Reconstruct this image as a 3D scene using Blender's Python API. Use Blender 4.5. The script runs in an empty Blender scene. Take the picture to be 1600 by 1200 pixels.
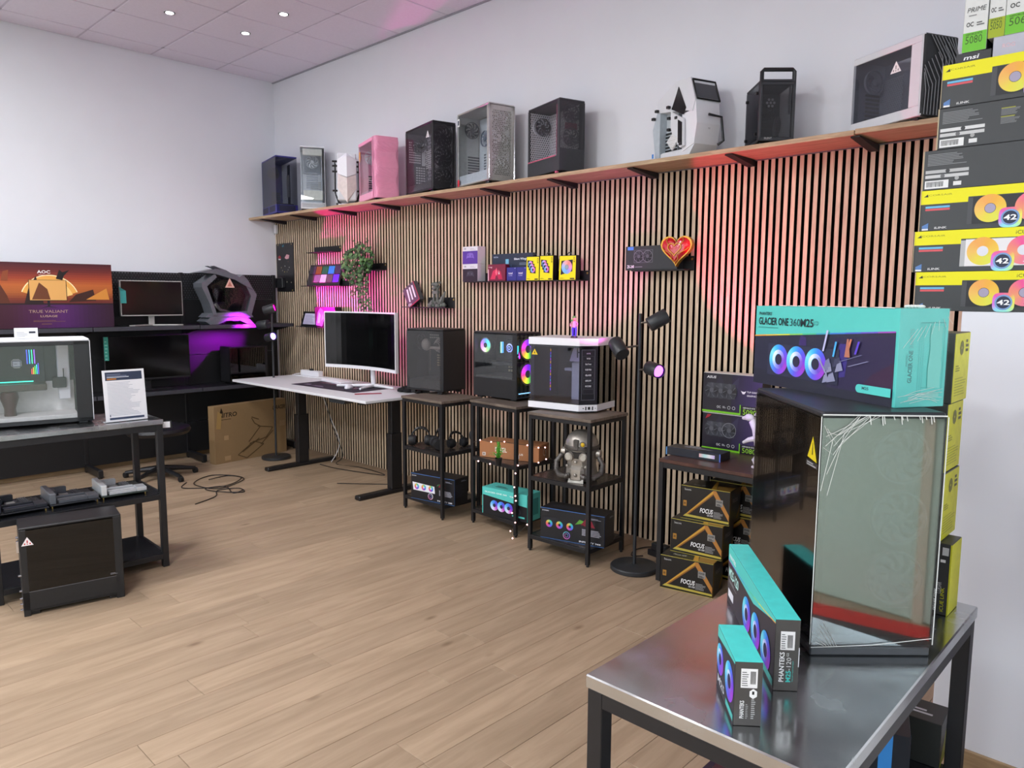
import bpy, bmesh, math, random
from mathutils import Vector, Matrix
random.seed(7)
SC = bpy.context.scene
COL = SC.collection
PI = math.pi

# ------------------------------------------------------------------ camera, world, exposure
YAW, PITCH, ROLL = 0.7611766, 0.1153901, 0.00536
cy_, sy_, cp_, sp_ = math.cos(YAW), math.sin(YAW), math.cos(PITCH), math.sin(PITCH)
FW = Vector((-sy_*cp_, cy_*cp_, -sp_)); RT = Vector((cy_, sy_, 0)); UP = RT.cross(FW)
RT2 = RT*math.cos(ROLL) + UP*math.sin(ROLL); UP2 = UP*math.cos(ROLL) - RT*math.sin(ROLL)
cam = bpy.data.cameras.new('camera'); cam.lens = 1160.42*36/1600; cam.sensor_width = 36; cam.clip_start = 0.05
co = bpy.data.objects.new('camera', cam); COL.objects.link(co)
co.matrix_world = Matrix(((RT2.x, UP2.x, -FW.x, 7.4918), (RT2.y, UP2.y, -FW.y, -4.1390), (RT2.z, UP2.z, -FW.z, 1.6105), (0, 0, 0, 1)))
SC.camera = co
SC.view_settings.view_transform = 'Standard'; SC.view_settings.look = 'None'
SC.view_settings.gamma = 1; SC.view_settings.use_curve_mapping = False
SC.view_settings.exposure = 0.17
SC.cycles.use_denoising = True
SC.cycles.max_bounces = 9; SC.cycles.diffuse_bounces = 4; SC.cycles.glossy_bounces = 5; SC.cycles.transparent_max_bounces = 16
SC.cycles.sample_clamp_indirect = 4.0
SC.cycles.caustics_reflective = False; SC.cycles.caustics_refractive = False
W = bpy.data.worlds.new('sky'); SC.world = W; W.use_nodes = True
nt = W.node_tree; bg = nt.nodes['Background']
tc = nt.nodes.new('ShaderNodeTexCoord'); sep = nt.nodes.new('ShaderNodeSeparateXYZ'); rp = nt.nodes.new('ShaderNodeValToRGB')
nt.links.new(tc.outputs['Generated'], sep.inputs[0]); nt.links.new(sep.outputs['Z'], rp.inputs[0]); nt.links.new(rp.outputs[0], bg.inputs[0])
rp.color_ramp.elements[0].position = 0.0; rp.color_ramp.elements[0].color = (0.90, 0.93, 0.97, 1)
rp.color_ramp.elements[1].position = 0.7; rp.color_ramp.elements[1].color = (0.62, 0.76, 1.0, 1)
WORLD_STRENGTH = 3.2
bg.inputs[1].default_value = WORLD_STRENGTH
CEIL_Z = 3.858
ROOM_X, ROOM_Y = 11.6, -7.6

def area(name, loc, rot, sx, sy, power, color, portal=False):
    l = bpy.data.lights.new(name, 'AREA'); l.shape = 'RECTANGLE'; l.size = sx; l.size_y = sy; l.energy = power; l.color = color
    if portal: l.cycles.is_portal = True
    o = bpy.data.objects.new(name, l); COL.objects.link(o); o.location = loc; o.rotation_euler = rot
    return o
area('window_portal', (ROOM_X+0.12, -3.9, 1.5), (0, PI/2, 0), 3.0, 6.6, 1, (1, 1, 1), True)
area('window_portal', (5.4, ROOM_Y-.16, 1.9), (PI/2, 0, 0), 6.8, 2.3, 1, (1, 1, 1), True)  # portal of the added front window
FILL_PANELS = [(2.2, -3.4), (4.6, -4.0), (2.2, -6.2), (4.6, -6.4), (7.2, -6.2), (9.8, -5.7)]  # unseen panels added to even out the room light
PANEL_POWER = 56

# ------------------------------------------------------------------ colour and material helpers
def lin(h):
    if isinstance(h, str):
        h = h.lstrip('#'); c = [int(h[i:i+2], 16)/255 for i in (0, 2, 4)]
    else: c = [x/255 for x in h]
    return tuple(x/12.92 if x <= .04045 else ((x+.055)/1.055)**2.4 for x in c)
def newmat(name):
    m = bpy.data.materials.new(name); m.use_nodes = True
    return m, m.node_tree, m.node_tree.nodes['Principled BSDF']
MATS = {}
def mat(name, col, rough=.5, metal=0., var=.06, scale=40., bump=0., spec=.5, emit=None, estr=0., coat=0.):
    if name in MATS: return MATS[name]
    m, t, b = newmat(name); c = lin(col)
    tx = t.nodes.new('ShaderNodeTexCoord'); n = t.nodes.new('ShaderNodeTexNoise'); n.inputs['Scale'].default_value = scale; n.inputs['Detail'].default_value = 3
    r = t.nodes.new('ShaderNodeValToRGB'); t.links.new(tx.outputs['Object'], n.inputs['Vector']); t.links.new(n.outputs[0], r.inputs[0])
    r.color_ramp.elements[0].position = .3; r.color_ramp.elements[1].position = .7
    r.color_ramp.elements[0].color = (*[x*(1-var) for x in c], 1); r.color_ramp.elements[1].color = (*[min(1, x*(1+var)) for x in c], 1)
    t.links.new(r.outputs[0], b.inputs['Base Color'])
    b.inputs['Roughness'].default_value = rough; b.inputs['Metallic'].default_value = metal
    b.inputs['Specular IOR Level'].default_value = spec; b.inputs['Coat Weight'].default_value = coat
    if bump:
        bp = t.nodes.new('ShaderNodeBump'); bp.inputs['Strength'].default_value = bump; bp.inputs['Distance'].default_value = .002
        t.links.new(n.outputs[0], bp.inputs['Height']); t.links.new(bp.outputs[0], b.inputs['Normal'])
    if emit is not None:
        b.inputs['Emission Color'].default_value = (*lin(emit), 1); b.inputs['Emission Strength'].default_value = estr
    MATS[name] = m; return m
def ink_mat(name, rough=.45, estr=0., spec=.4):
    m, t, b = newmat(name); a = t.nodes.new('ShaderNodeAttribute'); a.attribute_name = 'ink'
    t.links.new(a.outputs['Color'], b.inputs['Base Color']); b.inputs['Roughness'].default_value = rough; b.inputs['Specular IOR Level'].default_value = spec
    if estr:
        t.links.new(a.outputs['Color'], b.inputs['Emission Color']); b.inputs['Emission Strength'].default_value = estr
    return m
INK = ink_mat('printed_ink'); INKGLOW = ink_mat('led_glow', estr=1.6)
def glass_mat(name, tint, gloss=(1, 1, 1), base=.0, rough=.01, ior=1.5):
    m = bpy.data.materials.new(name); m.use_nodes = True; t = m.node_tree; t.nodes.clear()
    o = t.nodes.new('ShaderNodeOutputMaterial'); mx = t.nodes.new('ShaderNodeMixShader'); tr = t.nodes.new('ShaderNodeBsdfTransparent'); g = t.nodes.new('ShaderNodeBsdfGlossy')
    f0 = t.nodes.new('ShaderNodeLayerWeight'); f0.inputs[0].default_value = .5
    f = t.nodes.new('ShaderNodeMath'); f.operation = 'POWER'; f.inputs[1].default_value = 5.; t.links.new(f0.outputs['Facing'], f.inputs[0])
    r0 = ((ior-1)/(ior+1))**2*1.0
    a = t.nodes.new('ShaderNodeMath'); a.operation = 'MULTIPLY_ADD'; a.inputs[1].default_value = .6*(1-base-r0); a.inputs[2].default_value = base+r0; a.use_clamp = True
    tr.inputs[0].default_value = (*tint, 1); g.inputs[0].default_value = (*gloss, 1); g.inputs['Roughness'].default_value = rough
    t.links.new(f.outputs[0], a.inputs[0]); t.links.new(a.outputs[0], mx.inputs[0]); t.links.new(tr.outputs[0], mx.inputs[1]); t.links.new(g.outputs[0], mx.inputs[2]); t.links.new(mx.outputs[0], o.inputs[0])
    return m
def perf_mat(name, col, ax, pitch=.008, hole=.3, rough=.5, metal=0.):
    """sheet with a staggered grid of round holes; ax = the two object axes of the sheet"""
    m, t, b = newmat(name); b.inputs['Base Color'].default_value = (*lin(col), 1); b.inputs['Roughness'].default_value = rough; b.inputs['Metallic'].default_value = metal
    tx = t.nodes.new('ShaderNodeTexCoord'); s = t.nodes.new('ShaderNodeSeparateXYZ'); t.links.new(tx.outputs['Object'], s.inputs[0])
    def M(op, *a):
        n = t.nodes.new('ShaderNodeMath'); n.operation = op
        for i, v in enumerate(a):
            if isinstance(v, (int, float)): n.inputs[i].default_value = v
            else: t.links.new(v, n.inputs[i])
        return n.outputs[0]
    u, v = s.outputs[ax[0]], s.outputs[ax[1]]; ds = []
    for off in (0, .5):
        fu = M('SUBTRACT', M('FRACT', M('MULTIPLY_ADD', u, 1/pitch, off+100)), .5)
        fv = M('MULTIPLY', M('SUBTRACT', M('FRACT', M('MULTIPLY_ADD', v, 1/(pitch*1.732), off+100)), .5), 1.732)
        ds.append(M('ADD', M('MULTIPLY', fu, fu), M('MULTIPLY', fv, fv)))
    k = M('LESS_THAN', M('MINIMUM', *ds), hole*hole)
    tr = t.nodes.new('ShaderNodeBsdfTransparent'); mx = t.nodes.new('ShaderNodeMixShader')
    t.links.new(k, mx.inputs[0]); t.links.new(b.outputs[0], mx.inputs[1]); t.links.new(tr.outputs[0], mx.inputs[2]); t.links.new(mx.outputs[0], t.nodes['Material Output'].inputs[0])
    return m
def wood_mat(name, c1, c2, rough=.45, grain=(1, 1, 12), rnd=.12, knots=False, scale=6.):
    m, t, b = newmat(name); tx = t.nodes.new('ShaderNodeTexCoord'); mp = t.nodes.new('ShaderNodeMapping'); oi = t.nodes.new('ShaderNodeObjectInfo')
    mp.inputs['Scale'].default_value = grain
    add = t.nodes.new('ShaderNodeVectorMath'); add.operation = 'ADD'; mul = t.nodes.new('ShaderNodeVectorMath'); mul.operation = 'SCALE'; mul.inputs['Scale'].default_value = 37.
    cmb = t.nodes.new('ShaderNodeCombineXYZ')
    for i in range(3): t.links.new(oi.outputs['Random'], cmb.inputs[i])
    t.links.new(cmb.outputs[0], mul.inputs[0]); t.links.new(tx.outputs['Object'], mp.inputs[0]); t.links.new(mp.outputs[0], add.inputs[0]); t.links.new(mul.outputs[0], add.inputs[1])
    n = t.nodes.new('ShaderNodeTexNoise'); n.inputs['Scale'].default_value = scale; n.inputs['Detail'].default_value = 6; n.inputs['Roughness'].default_value = .62; n.inputs['Distortion'].default_value = .6
    t.links.new(add.outputs[0], n.inputs['Vector'])
    r = t.nodes.new('ShaderNodeValToRGB'); r.color_ramp.elements[0].position = .36; r.color_ramp.elements[1].position = .64
    r.color_ramp.elements[0].color = (*lin(c1), 1); r.color_ramp.elements[1].color = (*lin(c2), 1); t.links.new(n.outputs[0], r.inputs[0])
    hs = t.nodes.new('ShaderNodeHueSaturation'); mr = t.nodes.new('ShaderNodeMapRange'); mr.inputs[3].default_value = 1-rnd; mr.inputs[4].default_value = 1+rnd
    t.links.new(oi.outputs['Random'], mr.inputs[0]); t.links.new(mr.outputs[0], hs.inputs['Value']); t.links.new(r.outputs[0], hs.inputs['Color']); out = hs.outputs[0]
    if knots:
        vm = t.nodes.new('ShaderNodeMapping'); vm.inputs['Scale'].default_value = (3.4, 1.5, 1); v = t.nodes.new('ShaderNodeTexVoronoi'); v.inputs['Scale'].default_value = 1.
        t.links.new(tx.outputs['Object'], vm.inputs[0]); ad2 = t.nodes.new('ShaderNodeVectorMath'); ad2.operation = 'ADD'; t.links.new(vm.outputs[0], ad2.inputs[0]); t.links.new(mul.outputs[0], ad2.inputs[1]); t.links.new(ad2.outputs[0], v.inputs['Vector'])
        r2 = t.nodes.new('ShaderNodeValToRGB'); r2.color_ramp.elements[0].position = .02; r2.color_ramp.elements[1].position = .075; r2.color_ramp.elements[0].color = (.42, .36, .3, 1); r2.color_ramp.elements[1].color = (1, 1, 1, 1)
        t.links.new(v.outputs['Distance'], r2.inputs[0]); mx = t.nodes.new('ShaderNodeMix'); mx.data_type = 'RGBA'; mx.blend_type = 'MULTIPLY'; mx.inputs[0].default_value = .8
        t.links.new(out, mx.inputs[6]); t.links.new(r2.outputs[0], mx.inputs[7]); out = mx.outputs[2]
    t.links.new(out, b.inputs['Base Color']); b.inputs['Roughness'].default_value = rough; b.inputs['Specular IOR Level'].default_value = .35
    return m

WALLW = mat('white_wall_paint', '#e8eaf0', .85, var=.012, scale=3, bump=.05)
TILEM = mat('ceiling_tile', '#e9e3f0', .9, var=.02, scale=60, bump=.1)
GRIDM = mat('ceiling_grid', '#d2cbda', .7)
FELT = mat('black_felt', '#0b090b', .95, spec=0.)
OAK = wood_mat('oak_slat', '#c2ab91', '#dcc6aa', .55, (14, 14, 1.2), .10, scale=5)
FLOORM = wood_mat('oak_plank', '#98826a', '#aa937a', .46, (7, .7, 1), .085, knots=True, scale=3)
PLANKW = wood_mat('shelf_oak', '#a58a6c', '#c4a987', .5, (1, 12, 12), .05)
BASEW = wood_mat('baseboard_oak', '#9a7f60', '#b0946f', .5, (1, 1, 8), .05)
GREYW = wood_mat('grey_oak_top', '#5c5148', '#7b6e63', .45, (1, 10, 1), .05)
DARKW = wood_mat('walnut_top', '#3f2b26', '#5a3d35', .3, (1, 10, 1), .05)
BLK = mat('black_powder_coat', '#17171a', .45, var=.1)
BLK2 = mat('satin_black_plastic', '#1c1c1f', .35, var=.08)
BLKM = mat('matte_black_metal', '#131316', .6)
DGREY = mat('dark_grey_steel', '#2c2d31', .45)
STEEL = mat('brushed_steel', '#c8cbcc', .2, 1., var=.05, scale=6)
_n = STEEL.node_tree; _m = _n.nodes.new('ShaderNodeMapRange'); _m.inputs[1].default_value = .35; _m.inputs[2].default_value = .65; _m.inputs[3].default_value = .13; _m.inputs[4].default_value = .30
_n.links.new(_n.nodes['Noise Texture'].outputs[0], _m.inputs[0]); _n.links.new(_m.outputs[0], _n.nodes['Principled BSDF'].inputs['Roughness'])
CHROME = mat('chrome', '#d0d0d4', .12, 1.)
WHITE = mat('white_plastic', '#e9e9ee', .4, var=.01)
WHITEM = mat('white_painted_steel', '#dfe1e6', .45, var=.01)
SILV = mat('silver_aluminium', '#bdbbb7', .42, .35)
GLASSD = glass_mat('smoked_glass', (.30, .30, .32), base=.0)
GLASSM = glass_mat('grey_glass', (.62, .63, .66))
GLASSL = glass_mat('faint_grey_glass', (.86, .85, .87))
GLASSC = glass_mat('clear_glass', (.90, .92, .93))
WRAP = glass_mat('shrink_wrap', (.97, .97, .97), rough=.12, ior=1.35)
SCREEN = mat('black_screen', '#060607', .12, var=.0)

# ------------------------------------------------------------------ geometry builder
def mixc(cols, f):
    n = len(cols); x = f*n; i = int(x) % n; g = x-int(x); a, b = cols[i], cols[(i+1) % n]
    return tuple(p*(1-g)+q*g for p, q in zip(a, b))
class MB:
    def __init__(s): s.v = []; s.f = []; s.m = []; s.c = []; s.T = Matrix.Identity(4); s.mi = 0; s.col = (1, 1, 1)
    def add(s, vs, fs, m=None, col=None, cols=None):
        b = len(s.v); s.v += [s.T @ Vector(p) for p in vs]
        for i, f in enumerate(fs):
            s.f.append([b+k for k in f]); s.m.append(s.mi if m is None else m); s.c.append(cols[i] if cols else (col if col is not None else s.col))
        return s
    def box(s, x0, x1, y0, y1, z0, z1, b=0., m=None, col=None):
        if x1 < x0: x0, x1 = x1, x0
        if y1 < y0: y0, y1 = y1, y0
        if z1 < z0: z0, z1 = z1, z0
        b = min(b, (x1-x0)*.45, (y1-y0)*.45, (z1-z0)*.45)
        if b <= 0:
            vs = [(x, y, z) for x in (x0, x1) for y in (y0, y1) for z in (z0, z1)]
            fs = [(0, 1, 3, 2), (4, 6, 7, 5), (0, 4, 5, 1), (2, 3, 7, 6), (0, 2, 6, 4), (1, 5, 7, 3)]
            return s.add(vs, fs, m, col)
        lo = (x0, y0, z0); hi = (x1, y1, z1); vs = []; ix = {}
        for sg in [(i, j, k) for i in (0, 1) for j in (0, 1) for k in (0, 1)]:
            for a in range(3):
                p = [0]*3
                for c in range(3):
                    q = hi[c] if sg[c] else lo[c]
                    if c != a: q += -b if sg[c] else b
                    p[c] = q
                ix[(sg, a)] = len(vs); vs.append(tuple(p))
        fs = []; cen = Vector([(lo[i]+hi[i])/2 for i in range(3)])
        for a in range(3):
            o = [c for c in range(3) if c != a]
            for sa in (0, 1):
                ring = []
                for (p, q) in ((0, 0), (1, 0), (1, 1), (0, 1)):
                    g = [0]*3; g[a] = sa; g[o[0]] = p; g[o[1]] = q; ring.append(ix[(tuple(g), a)])
                fs.append(ring)
        for c in range(3):
            a1, a2 = [k for k in range(3) if k != c]
            for p in (0, 1):
                for q in (0, 1):
                    g0 = [0]*3; g1 = [0]*3; g0[a1] = g1[a1] = p; g0[a2] = g1[a2] = q; g1[c] = 1
                    g0 = tuple(g0); g1 = tuple(g1); fs.append([ix[(g0, a1)], ix[(g1, a1)], ix[(g1, a2)], ix[(g0, a2)]])
        for sg in [(i, j, k) for i in (0, 1) for j in (0, 1) for k in (0, 1)]: fs.append([ix[(sg, 0)], ix[(sg, 1)], ix[(sg, 2)]])
        out = []
        for f in fs:
            P = [Vector(vs[k]) for k in f]; n = (P[1]-P[0]).cross(P[2]-P[0]); c = sum(P, Vector())/len(P)
            out.append(f if n.dot(c-cen) > 0 else f[::-1])
        return s.add(vs, out, m, col)
    def prism(s, pts, h0, h1, ax=2, m=None, col=None, b=0):
        """outline pts (2D) extruded along axis ax from h0 to h1"""
        n = len(pts)
        def P(p, h):
            if ax == 2: return (p[0], p[1], h)
            if ax == 1: return (p[0], h, p[1])
            return (h, p[0], p[1])
        vs = [P(p, h0) for p in pts]+[P(p, h1) for p in pts]
        fs = [list(range(n))[::-1], list(range(n, 2*n))]+[[i, (i+1) % n, n+(i+1) % n, n+i] for i in range(n)]
        return s.add(vs, fs, m, col)
    def tube(s, pts, r, seg=8, m=None, col=None, cap=True):
        pts = [Vector(p) for p in pts]; n = len(pts); rs = r if isinstance(r, (list, tuple)) else [r]*n
        vs = []; prev = None
        for i, p in enumerate(pts):
            d = (pts[min(i+1, n-1)]-pts[max(i-1, 0)]).normalized()
            a = prev if prev is not None else (Vector((0, 0, 1)) if abs(d.z) < .9 else Vector((1, 0, 0)))
            u = (a-d*a.dot(d)).normalized(); prev = u; w = d.cross(u)
            for k in range(seg):
                t = 2*PI*k/seg; vs.append(p+(u*math.cos(t)+w*math.sin(t))*rs[i])
        fs = [[i*seg+k, i*seg+(k+1) % seg, (i+1)*seg+(k+1) % seg, (i+1)*seg+k] for i in range(n-1) for k in range(seg)]
        if cap: fs += [list(range(seg))[::-1], list(range((n-1)*seg, n*seg))]
        return s.add(vs, fs, m, col)
    def lathe(s, prof, seg=24, c=(0, 0, 0), m=None, col=None):
        """profile of (r, z) about the vertical through c"""
        vs = []; n = len(prof)
        for r, z in prof:
            for k in range(seg):
                t = 2*PI*k/seg; vs.append((c[0]+r*math.cos(t), c[1]+r*math.sin(t), c[2]+z))
        fs = [[i*seg+k, i*seg+(k+1) % seg, (i+1)*seg+(k+1) % seg, (i+1)*seg+k] for i in range(n-1) for k in range(seg)]
        fs += [list(range(seg))[::-1], list(range((n-1)*seg, n*seg))]
        return s.add(vs, fs, m, col)
    def ball(s, c, r, seg=12, rings=8, m=None, col=None):
        r = r if isinstance(r, (tuple, list)) else (r, r, r); vs = []
        for i in range(rings+1):
            a = -PI/2+PI*i/rings
            for k in range(seg):
                t = 2*PI*k/seg; vs.append((c[0]+r[0]*math.cos(a)*math.cos(t), c[1]+r[1]*math.cos(a)*math.sin(t), c[2]+r[2]*math.sin(a)))
        fs = [[i*seg+k, i*seg+(k+1) % seg, (i+1)*seg+(k+1) % seg, (i+1)*seg+k] for i in range(rings) for k in range(seg)]
        return s.add(vs, fs, m, col)
    def ring(s, c, u, w, r0, r1, seg=30, cols=None, col=None, m=None, a0=0, a1=2*PI):
        c, u, w = Vector(c), Vector(u), Vector(w); full = abs(a1-a0-2*PI) < 1e-6; n = seg if full else seg+1; vs = []
        for k in range(n):
            t = a0+(a1-a0)*k/seg; d = u*math.cos(t)+w*math.sin(t); vs += [c+d*r0, c+d*r1]
        fs = []; cc = []
        for k in range(seg):
            j = (k+1) % n; fs.append([2*k, 2*k+1, 2*j+1, 2*j]); cc.append(mixc(cols, k/seg) if cols else (col if col is not None else s.col))
        return s.add(vs, fs, m, cols=cc)
    def disc(s, c, u, w, r, seg=20, col=None, m=None):
        c, u, w = Vector(c), Vector(u), Vector(w)
        return s.add([c+(u*math.cos(2*PI*k/seg)+w*math.sin(2*PI*k/seg))*r for k in range(seg)], [list(range(seg))], m, col)
    def build(s, name, mats, parent=None, smooth=False, loc=None):
        me = bpy.data.meshes.new(name); me.from_pydata([tuple(p) for p in s.v], [], s.f)
        mats = mats if isinstance(mats, (list, tuple)) else [mats]
        for m in mats: me.materials.append(m)
        me.polygons.foreach_set('material_index', s.m)
        if any(m.name.startswith(('printed_ink', 'led_glow')) for m in mats):
            a = me.color_attributes.new('ink', 'FLOAT_COLOR', 'CORNER'); d = []
            for f, c in zip(s.f, s.c): d += [c[0], c[1], c[2], 1.]*len(f)
            a.data.foreach_set('color', d)
        if smooth: me.polygons.foreach_set('use_smooth', [True]*len(s.f))
        me.update()
        if smooth: me.set_sharp_from_angle(angle=math.radians(38))
        o = bpy.data.objects.new(name, me); COL.objects.link(o)
        if parent: o.parent = parent
        if loc: o.location = loc
        return o
def thing(name, label, cat, loc=(0, 0, 0), rz=0, group=None):
    o = bpy.data.objects.new(name, None); o.empty_display_size = .05; COL.objects.link(o)
    o.location = loc; o.rotation_euler = (0, 0, rz); return tag(o, label, cat, group)
def tag(o, label, cat, group=None):
    o['label'] = label; o['category'] = cat
    if group: o['group'] = group
    return o
def struct(o, label=None):
    o['kind'] = 'structure'
    if label: o['label'] = label
    return o
def at_corner(C, th, w, d, z):
    """base centre of a box whose front right corner is C, front running w back along th (degrees)"""
    t = math.radians(th); u = Vector((math.cos(t), math.sin(t))); n = Vector((-math.sin(t), math.cos(t))); p = Vector(C)-u*w/2+n*d/2
    return (p.x, p.y, z), t

# ------------------------------------------------------------------ flat print
_txt = {}
def text_mesh(s, bold):
    k = (s, bold)
    if k not in _txt:
        cu = bpy.data.curves.new('lettering', 'FONT'); cu.body = s; cu.size = 1; cu.resolution_u = 2; cu.offset = .022 if bold else .0
        ob = bpy.data.objects.new('lettering', cu); COL.objects.link(ob); dg = bpy.context.evaluated_depsgraph_get(); dg.update()
        me = bpy.data.meshes.new_from_object(ob.evaluated_get(dg)); vs = [(v.co.x, v.co.y) for v in me.vertices]; fs = [list(p.vertices) for p in me.polygons]
        bpy.data.objects.remove(ob); bpy.data.curves.remove(cu); bpy.data.meshes.remove(me)
        x0 = min(v[0] for v in vs); x1 = max(v[0] for v in vs)
        _txt[k] = ([(v[0]-x0, v[1]) for v in vs], fs, x1-x0)
    return _txt[k]
class Print:
    """marks on one flat face: O = lower left, u/v = face axes, W/H its size; positions as fractions"""
    def __init__(s, O, u, v, W_, H_, mb=None):
        s.O, s.u, s.v = Vector(O), Vector(u).normalized(), Vector(v).normalized(); s.n = s.u.cross(s.v); s.W, s.H = W_, H_; s.k = 1; s.mb = mb or MB()
    def P(s, a, b): return s.O+s.u*(a*s.W)+s.v*(b*s.H)+s.n*(.0003+.00012*s.k)
    def nx(s): s.k += 1
    def poly(s, pts, col):
        s.mb.add([s.P(a, b) for a, b in pts], [list(range(len(pts)))], col=lin(col)); s.nx(); return s
    def rect(s, a, b, c, d, col): return s.poly([(a, b), (c, b), (c, d), (a, d)], col)
    def grad(s, a, b, c, d, cols, vert=False):
        L_c = [lin(q) for q in cols]; N = max(28, len(cols)); nc = len(cols)-1; n = N; CC = []
        for i in range(N):
            x = i/(N-1)*nc; j = min(int(x), nc-1) if nc else 0; g = x-j; CC.append(tuple(a_*(1-g)+b_*g for a_, b_ in zip(L_c[j], L_c[min(j+1, nc)])))
        for i, q in enumerate(CC):
            t0, t1 = i/n, (i+1)/n
            pts = [(a, b+(d-b)*t0), (c, b+(d-b)*t0), (c, b+(d-b)*t1), (a, b+(d-b)*t1)] if vert else [(a+(c-a)*t0, b), (a+(c-a)*t1, b), (a+(c-a)*t1, d), (a+(c-a)*t0, d)]
            s.mb.add([s.P(*p) for p in pts], [[0, 1, 2, 3]], col=q)
        s.nx(); return s
    def disc(s, a, b, r, col, seg=20, sx=1.):
        c = s.P(a, b); r *= s.H; s.mb.add([c+(s.u*math.cos(2*PI*k/seg)*sx+s.v*math.sin(2*PI*k/seg))*r for k in range(seg)], [list(range(seg))], col=lin(col)); s.nx(); return s
    def ring(s, a, b, r0, r1, cols, seg=36, a0=0, a1=2*PI):
        cols = [lin(c) for c in (cols if isinstance(cols, (list, tuple)) else [cols])]
        s.mb.ring(s.P(a, b), s.u, s.v, r0*s.H, r1*s.H, seg, cols=cols, a0=a0, a1=a1); s.nx(); return s
    def text(s, a, b, h, t, col, w=None, bold=False, al='l', rot=0, shear=0.):
        """cap height h (fraction of H), optional width w (fraction of W, or of H when rotated)"""
        vs, fs, tw = text_mesh(t, bold); hh = h*s.H/.7; sx = hh if w is None else w*(s.W if rot == 0 else s.H)/tw
        o = {'l': 0, 'c': -tw*sx/2, 'r': -tw*sx}[al]; c = s.P(a, b); U, V = (s.u, s.v) if rot == 0 else ((s.v, -s.u) if rot == 90 else (-s.v, s.u))
        s.mb.add([c+U*(x*sx+o+y*hh*shear)+V*(y*hh) for x, y in vs], fs, col=lin(col)); s.nx(); return s
    def lines(s, a, b, w, h, n, col, fill=.55, seed=1):
        rn = random.Random(seed)
        for i in range(n):
            y = b+h*(1-(i+1)/n); ww = w*rn.uniform(.6, 1.)
            s.mb.add([s.P(*p) for p in [(a, y), (a+ww, y), (a+ww, y+h/n*fill), (a, y+h/n*fill)]], [[0, 1, 2, 3]], col=lin(col))
        s.nx(); return s
    def squircle(s, a, b, r0, r1, cols, seg=40, pw=.55):
        cols = [lin(c) for c in cols]; c = s.P(a, b); vs = []
        for k in range(seg):
            t = 2*PI*k/seg; x, y = math.cos(t), math.sin(t); d = s.u*math.copysign(abs(x)**pw, x)+s.v*math.copysign(abs(y)**pw, y); vs += [c+d*r0*s.H, c+d*r1*s.H]
        s.mb.add(vs, [[2*k, 2*k+1, (2*k+3) % (2*seg), (2*k+2) % (2*seg)] for k in range(seg)], cols=[mixc(cols, k/seg) for k in range(seg)]); s.nx(); return s
    def fan(s, a, b, r, cols, hub='#333340', rim=None, blades=0):
        if rim: s.ring(a, b, r*.96, r*1.06, rim)
        s.ring(a, b, r*.36, r, cols); s.disc(a, b, r*.34, hub, 14)
        if blades:
            for k in range(blades):
                t = 2*PI*k/blades; f = s.H/s.W
                s.poly([(a+math.cos(t)*r*.36*f, b+math.sin(t)*r*.36), (a+math.cos(t+.55)*r*.95*f, b+math.sin(t+.55)*r*.95), (a+math.cos(t+.72)*r*.95*f, b+math.sin(t+.72)*r*.95)], hub)
        return s
    def bars(s, a, b, w, h, col='#26262a', n=14, seed=3):
        rn = random.Random(seed)
        for i in range(n):
            x = a+w*i/n; s.mb.add([s.P(*p) for p in [(x, b), (x+w/n*rn.uniform(.3, .75), b), (x+w/n*.6, b+h), (x, b+h)]], [[0, 1, 2, 3]], col=lin(col))
        s.nx(); return s
    def out(s, parent, name='artwork_print', m=None): return s.mb.build(name, m or INK, parent)
def faces(w, d, h):
    return {'front': lambda mb=None: Print((-w/2, -d/2, 0), (1, 0, 0), (0, 0, 1), w, h, mb), 'right': lambda mb=None: Print((w/2, -d/2, 0), (0, 1, 0), (0, 0, 1), d, h, mb),
            'top': lambda mb=None: Print((-w/2, -d/2, h), (1, 0, 0), (0, 1, 0), w, d, mb), 'left': lambda mb=None: Print((-w/2, d/2, 0), (0, -1, 0), (0, 0, 1), d, h, mb)}
RAINBOW = ['#f04fb0', '#f06a5a', '#f5b04a', '#e9e45a', '#7fdc6a', '#4fd0c8', '#4f8ff0', '#8a5cf0', '#c85cf0']
CYANPUR = ['#7a3fd8', '#5a55e0', '#3f7ee8', '#3fb6ec', '#7fe0ea', '#5ac4ee', '#4a8be6', '#5f5ae0', '#8a48d8', '#a040c8']

# ------------------------------------------------------------------ the room
m = MB(); m.box(0, ROOM_X, ROOM_Y, .16, -.1, -.006); floor = struct(m.build('floor', mat('floor_underlay', '#4a3a2c', .8)))
n = 0; PW, PL = .165, 1.36
x = 0.
while x < 7.3:
    y = -5.4+random.uniform(-PL, 0)
    while y < .03:
        y0, y1 = max(y, -5.4), min(y+PL, .03)
        if y1-y0 > .05:
            gone = (x > 6.7 and y1 < -4.3) or (x+PW < 2.6 and y1 < -4.4)
            if not gone:
                m = MB(); m.box(-PW/2+.0006, PW/2-.0006, -(y1-y0)/2+.0008, (y1-y0)/2-.0008, -.006, 0, .0012); m.build('plank', FLOORM, floor, loc=(x+PW/2, (y0+y1)/2, 0)); n += 1
        y += PL
    x += PW
m = MB()
m.box(0, 7.26, ROOM_Y, -5.4, -.006, 0); m.box(7.26, ROOM_X, ROOM_Y, .03, -.006, 0); m.box(6.7, 7.26, -5.4, -5.66, -.006, -.0005)
m.build('floor_boards', FLOORM, floor)
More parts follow.
